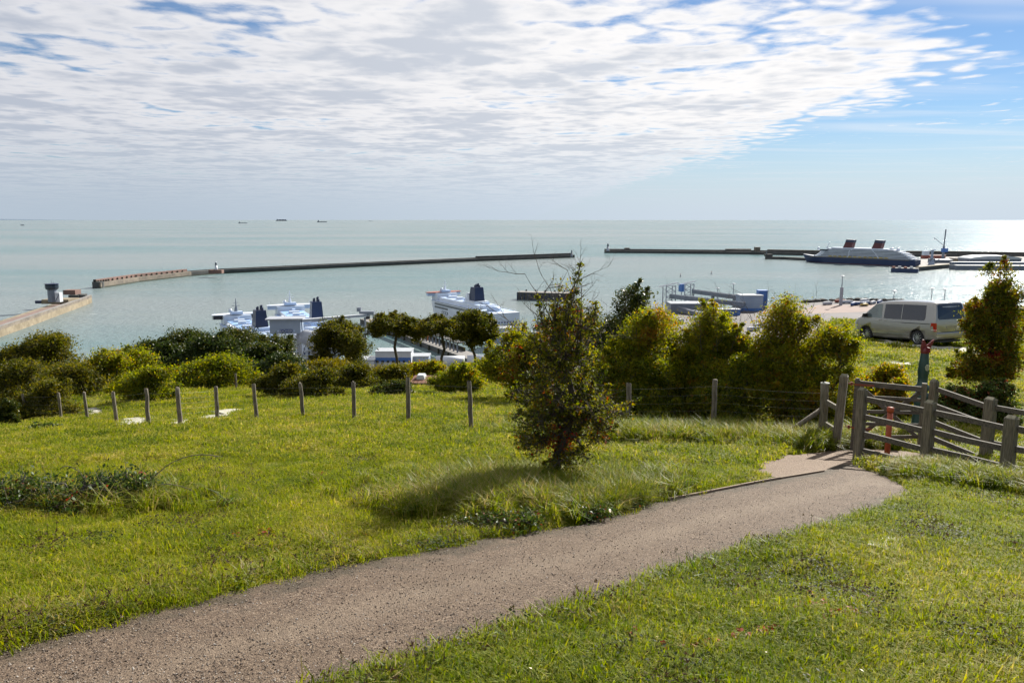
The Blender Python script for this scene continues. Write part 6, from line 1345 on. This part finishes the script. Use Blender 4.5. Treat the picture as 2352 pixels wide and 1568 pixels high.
def linkspan():
    for k, (u, vt, y, lab) in enumerate(((1536, 650, 905, 'left white lattice lifting tower of the linkspan behind the hedge'), (1578, 646, 930, 'right white lattice lifting tower of the linkspan with blue panel'))):
        p = at_y(u, 705, y); t = thing('linkspan_tower', lab, 'tower', (p.x, p.y, QUAY), 0.3); h = ray(u, vt)[2]*y-QUAY
        for x in (-6, 6):
            for q in (-4, 4): mb = MB(); mb.box(x-0.45, x+0.45, q-0.45, q+0.45, -4, h-3); mb.build('column', 'steel_pale', t)
        mb = MB(); mb.bar((-12, 0, h-4), (12, 0, h), 0.7, 0.7); mb.bar((-12, 4, h-4), (12, 4, h), 0.7, 0.7); mb.build('top_beam', 'white_paint', t)
        mb = MB()
        for i in range(4): z0 = (h-3)/4*i; z1 = (h-3)/4*(i+1); mb.bar((-6, -4, z0), (6, -4, z1), 0.5, 0.5); mb.bar((6, -4, z0), (-6, -4, z1), 0.5, 0.5); mb.bar((-6, -4, z1), (6, -4, z1), 0.6, 0.6)
        mb.build('bracing', 'steel_pale', t)
        if k: mb = MB(); mb.box(-10, -7, -4, 4, h-12, h-3); mb.build('blue_panel', 'clad_blue', t)
    for (u0, v0, y0, u1, v1, y1, lab) in ((1592, 669, 930, 1750, 690, 880, 'upper grey ramp beam from the linkspan down to the office block'), (1540, 680, 905, 1710, 699, 860, 'lower grey ramp beam in front of the upper one'), (1545, 706, 860, 1610, 722, 830, 'short pale ramp parapet low behind the hedge')):
        a = at_y(u0, v0, y0); b = at_y(u1, v1, y1); t = thing('ramp_bridge', lab, 'ramp', a); mb = MB(); mb.bar((0, 0, 0), b-a, 8, 4.5); mb.build('girder', 'steel_grey', t); mb = MB(); mb.bar((0, -4.1, 2.6), b-a+Vector((0, -4.1, 2.6)), 0.3, 0.8); mb.build('parapet', 'steel_pale', t)
        for f in (0.3, 0.62, 0.92): q = a.lerp(b, f)-a; mb = MB(); mb.box(q.x-1.2, q.x+1.2, q.y-3, q.y+3, QUAY-a.z-4, q.z-2); mb.build('pier', 'steel_grey', t)
linkspan()
def masts():
    for i, (u, vt, y, lab) in enumerate(((1931, 634, 930, 'tallest light mast on the dock apron'), (1683, 652, 905, 'light mast rising behind the blue stair tower'), (1647, 662, 960, 'short light mast left of the office block'), (2138, 662, 920, 'left of two light masts over the van roof'), (2168, 664, 900, 'right of two light masts over the van roof'), (2052, 668, 960, 'thin far light mast above the van windscreen'))):
        p = at_y(u, 700, y); h = ray(u, vt)[2]*y-QUAY; t = thing('light_mast', lab, 'light mast', (p.x, p.y, QUAY), 0, 'dock light masts'); mb = MB(); mb.tube([(0, 0, -0.5), (0, 0, h)], [0.55 if i else 1.0, 0.3], 8); mb.build('pole', 'steel_grey', t)
        mb = MB(); mb.lathe([(0.3, h-0.6), (2.4, h-0.4), (2.6, h+0.4), (0.4, h+0.8)], 10); mb.build('lamp_ring', 'steel_pale', t)
        if i == 0: mb = MB(); mb.box(-1.6, 1.6, -1.2, 1.2, -0.5, h*0.62); mb.build('mast_base', 'steel_pale', t)
masts()
def trucks():
    rows = [(1945, 697, 'white'), (1985, 694, 'white'), (1960, 702, 'blue'), (1975, 701, 'blue'), (1990, 699.5, 'blue'), (2005, 698.5, 'white'), (1930, 695, 'red'), (1900, 700, 'white'), (2020, 697, 'blue'), (1240, 760, 'white'), (1215, 772, 'white'), (1600, 735, 'white'), (1625, 742, 'white'), (1745, 752, 'white'), (1770, 754, 'white'), (1800, 758, 'white'), (1730, 760, 'white'), (1560, 742, 'white'), (1900, 756, 'blue')]
    names = ['in the back row', 'furthest right in the back row', 'first of the blue trailers', 'second of the blue trailers', 'third of the blue trailers', 'beside the blue trailers', 'left of the white back row trailer', 'parked alone on the left of the apron', 'right of the blue row, nearest the van', 'on the quay right of the white ferry', 'nearer the cliff right of the white ferry', 'behind the middle hawthorn', 'just right of the one behind the middle hawthorn', 'seen through the tallest hawthorn', 'second seen through the tallest hawthorn', 'third seen through the tallest hawthorn', 'lowest seen through the tallest hawthorn', 'behind the rusty hawthorn', 'at the bottom edge of the apron by the van']
    for i, (u, v, c) in enumerate(rows):
        p = at_z(u, v, QUAY); t = thing('lorry', {'white': 'white', 'blue': 'dark blue', 'red': 'red'}[c]+' lorry '+names[i], 'lorry', p, R(10+20*(i % 3)), 'lorries on the dock apron')
        m = {'white': 'white_paint', 'blue': 'container_blue', 'red': 'red_deck'}[c]; mb = MB(); mb.box(-7, 5.2, -1.3, 1.3, 1.1, 4.0); mb.build('trailer', m, t); mb = MB(); mb.box(5.6, 7.8, -1.25, 1.25, 0.7, 3.6); mb.build('cab', 'white_paint' if i % 2 else m, t)
        mb = MB(); mb.box(-6.5, 7.5, -1.2, 1.2, 0.5, 1.0); mb.build('chassis', 'van_black', t)
        for x in (-5.5, -4.2, 3.2, 6.6): mb = MB(); mb.tube([(x, -1.28, 0.5), (x, 1.28, 0.5)], 0.5, 10); mb.build('wheel', 'rubber', t)
    p = at_z(1984, 703.5, QUAY); t = thing('tanker_lorry', 'small yellow tanker lorry in front of the blue trailers', 'lorry', p, R(20)); mb = MB(); mb.tube([(-5, 0, 2.4), (3, 0, 2.4)], 1.3, 12); mb.build('tank', 'yellow_trim', t, True); mb = MB(); mb.box(3.4, 5.6, -1.2, 1.2, 0.7, 3.4); mb.build('cab', 'yellow_trim', t); mb = MB(); mb.box(-5, 5, -1.1, 1.1, 0.4, 1.2); mb.build('chassis', 'van_black', t)
trucks()
def western_docks():
    z = SEA+4; P = [at_z(u, v, z) for u, v in ((2110, 612), (2170, 611), (2196, 605), (2420, 607), (2420, 588), (2115, 590))]; mb = MB(); mb.prism([(p.x, p.y) for p in P], SEA-4, z); o = mb.build('cargo_wharf', 'concrete'); tag(o, 'flat cargo wharf on the right behind the cruise ship', kind='structure')
    pix = [(2195, 620), (2300, 620.5), (2420, 621)]; F = wall_run(pix, SEA, 30, 0); o0 = F[0][0].copy(); o0.z = SEA; t = thing('new_quay', 'long grey quay wall at the right edge of the harbour', 'quay', o0); strip_prism(F, SEA-4, SEA+9, o0).build('wall', 'steel_grey', t); strip_prism(F, SEA+9, SEA+10, o0, -0.03, 0.3).build('coping', 'steel_pale', t); strip_prism(F, SEA+10, SEA+16, o0, 0.6, 1.0).build('rear_wall', 'steel_grey', t)
    pix = [(2046, 625), (2108, 627)]; F = wall_run(pix, SEA, 22, 0); o0 = F[0][0].copy(); o0.z = SEA; t = thing('pontoon', 'dark blue mooring pontoon below the stern of the cruise ship', 'pontoon', o0); strip_prism(F, SEA-4, SEA+8, o0).build('hull', 'hull_blue', t); strip_prism(F, SEA+8, SEA+8.6, o0, 0, 1).build('deck', 'concrete', t)
    for k in range(4): p = F[0][0].lerp(F[1][0], 0.15+0.22*k)-o0; mb = MB(); mb.box(p.x-2.5, p.x+2.5, p.y+4, p.y+8, 8.6, 11.5+k % 2); mb.build('deck_box', 'white_paint' if k % 2 else 'red_deck', t)
    a = at_z(2108, 622, SEA); b = at_z(2190, 614, SEA); t = thing('mooring_walkway', 'dark walkway pier linking the pontoon to the wharf', 'jetty', a); mb = MB(); mb.bar((0, 0, 4), b-a+Vector((0, 0, 4)), 10, 8); mb.build('wall', 'stone_dark', t); mb = MB(); mb.bar((0, 0, 8.3), b-a+Vector((0, 0, 8.3)), 11, 0.6); mb.build('deck', 'stone_pale', t)
    def far_shed(name, lab, u0, u1, vb, h, m, roof, kind='flat', dep=30):
        p = at_z((u0+u1)/2, vb, z); k = p.y/1800; t = thing(name, lab, 'building', p); w = (u1-u0)*k/2; mb = MB(); mb.box(-w, w, 0, dep, -0.3, h); mb.build('wall', m, t)
        if kind == 'arch': pts = [(-w-1, h)]+[(w*1.02*math.cos(a), h+math.sin(a)*w*0.13) for a in np.linspace(math.pi, 0, 13)]+[(w+1, h)]; mb = MB(); mb.prism_y(pts, -2, dep+2); mb.build('roof', roof, t)
        else: mb = MB(); mb.box(-w-0.6, w+0.6, -0.6, dep+0.6, h, h+1); mb.build('roof', roof, t)
    far_shed('warehouse', 'long grey warehouse with a shallow white arched roof', 2228, 2345, 606, 11, 'steel_grey', 'shed_roof', 'arch', 50)
    far_shed('transit_shed', 'low white roofed shed beside the dock cranes', 2146, 2188, 604, 7, 'steel_grey', 'white_paint'); far_shed('transit_shed', 'low white shed right of the cranes', 2250, 2290, 609, 5, 'white_paint', 'white_paint'); far_shed('transit_shed', 'small brownish shed at the wharf edge', 2196, 2222, 602, 8, 'stone_pale', 'concrete')
    p = at_z(2165, 601, z); k = p.y/1800; h = (601-528)*k; t = thing('harbour_crane', 'tall blue grey mobile harbour crane with a raised jib', 'crane', p)
    mb = MB(); mb.box(-7, 7, -6, 6, 0, 5); mb.build('carriage', 'clad_blue', t); mb = MB(); mb.tube([(0, 0, 5), (0, 0, h*0.48)], [3.4, 2.6], 10); mb.build('tower', 'steel_grey', t); mb = MB(); mb.box(-4, 9, -4, 4, h*0.30, h*0.42); mb.build('machine_house', 'clad_blue', t)
    mb = MB(); mb.bar((0, 0, h*0.42), (1.5, 0, h), 2.2, 2.2); mb.build('jib', 'steel_grey', t); mb = MB(); mb.bar((-1, 0, h*0.5), (-26, -4, h*0.74), 0.9, 0.9); mb.bar((-26, -4, h*0.74), (-28, -4, h*0.70), 1.5, 1.5); mb.build('luffing_boom', 'steel_pale', t)
    p = at_z(2139, 608, z); k = p.y/1800; h = (608-574)*k; t = thing('quay_crane', 'short blue pedestal quay crane at the cruise ship stern', 'crane', p); mb = MB(); mb.lathe([(7, 0), (5, h*0.3), (3, h*0.45), (2.4, h*0.8), (3.5, h*0.86), (3.5, h)], 10); mb.build('pedestal', 'clad_pale', t); mb = MB(); mb.box(-6, 6, -4, 4, h*0.28, h*0.42); mb.build('cabin', 'steel_grey', t); mb = MB(); mb.bar((-2, 0, h*0.98), (8, 0, h*1.02), 1.2, 1.2); mb.build('arm', 'clad_blue', t)
    p = at_z(2118, 597, SEA); t = thing('coaster_ship', 'small coaster with a rusty red hull behind the cruise ship stern', 'ship', p, R(12)); V, F = hull_mesh(72, 13, 12, 0.2, -2); link('hull', raw_mesh('hull', V, F, 'red_deck'), t); mb = MB(); mb.box(2, 16, -5.5, 5.5, 12, 24); mb.build('superstructure', 'ship_white', t); mb = MB(); mb.tube([(9, 0, 24), (9, 0, 33)], 0.5, 6); mb.build('mast', 'ship_white', t)
    for i, (u, v) in enumerate(((2205, 596), (2215, 597.5), (2196, 598), (2222, 595))):
        p = at_z(u, v, z); t = thing('spoil_heap', ['left', 'middle', 'nearest', 'right'][i]+' pale spoil heap on the cargo wharf', 'heap', p); mb = MB(); mb.lathe([(14, -0.2), (9, 3.5), (4, 6.5), (0.5, 8)], 12); mb.build('mound', 'stone_pale', t, True)
    for i, (u, v, lab) in enumerate(((1634, 629, 'right of two small buoys in the middle of the harbour'), (1563, 635, 'left of two small buoys in the middle of the harbour'))):
        p = at_z(u, v, SEA); t = thing('buoy', lab, 'buoy', p, 0, 'harbour buoys'); mb = MB(); mb.lathe([(1.6, -0.5), (1.6, 0.8), (0.6, 1.4), (0.3, 4.2)], 10); mb.build('float', 'navy', t, True); mb = MB(); mb.lathe([(0.9, 4.0), (0.9, 5.0)], 8); mb.build('lantern', 'red_deck', t)
western_docks()
def hut():
    y = 46; p = at_y(972, 882, y); g = float(H(p.x, p.y)); t = thing('small_hut', 'little building with orange brown roof and a white roof dome below the fence', 'hut', (p.x, p.y, 0), R(-4)); k = y/1800
    z = lambda v: ray(972, v)[2]*y; w = 28*k; zr = z(879)
    mb = MB(); mb.box(-w, w, 0, 1.5, g-0.5, zr); mb.build('wall', 'hut_wall', t)
    for i in range(4):
        for j in range(7):
            s = (w*2+0.2)/7; x0 = -w-0.1+s*j; y0 = -0.15+i*0.42; h0 = zr+0.02+i*0.03; mb = MB(); mb.add([(x0+0.01, y0, h0), (x0+s-0.01, y0, h0), (x0+s-0.01, y0+0.46, h0+0.035), (x0+0.01, y0+0.46, h0+0.035), (x0+0.01, y0, h0-0.05), (x0+s-0.01, y0, h0-0.05)], [(0, 1, 2, 3), (4, 5, 1, 0)]); mb.build('roof_tile', 'roof_tile', t)
    mb = MB(); mb.prism([(-w*0.72, 0.6), (-w*0.05, 0.6), (-w*0.05, 1.3), (-w*0.72, 1.3)], zr+0.06, zr+0.26); mb.prism([(-w*0.66, 0.66), (-w*0.11, 0.66), (-w*0.11, 1.24), (-w*0.66, 1.24)], zr+0.26, zr+0.34); mb.build('roof_dome', 'white_paint', t)
    mb = MB(); mb.bar((w+0.08, 0.5, zr+0.08), (w+0.08, 1.6, zr+0.18), 0.08, 0.10); mb.build('white_verge', 'white_paint', t)
hut()
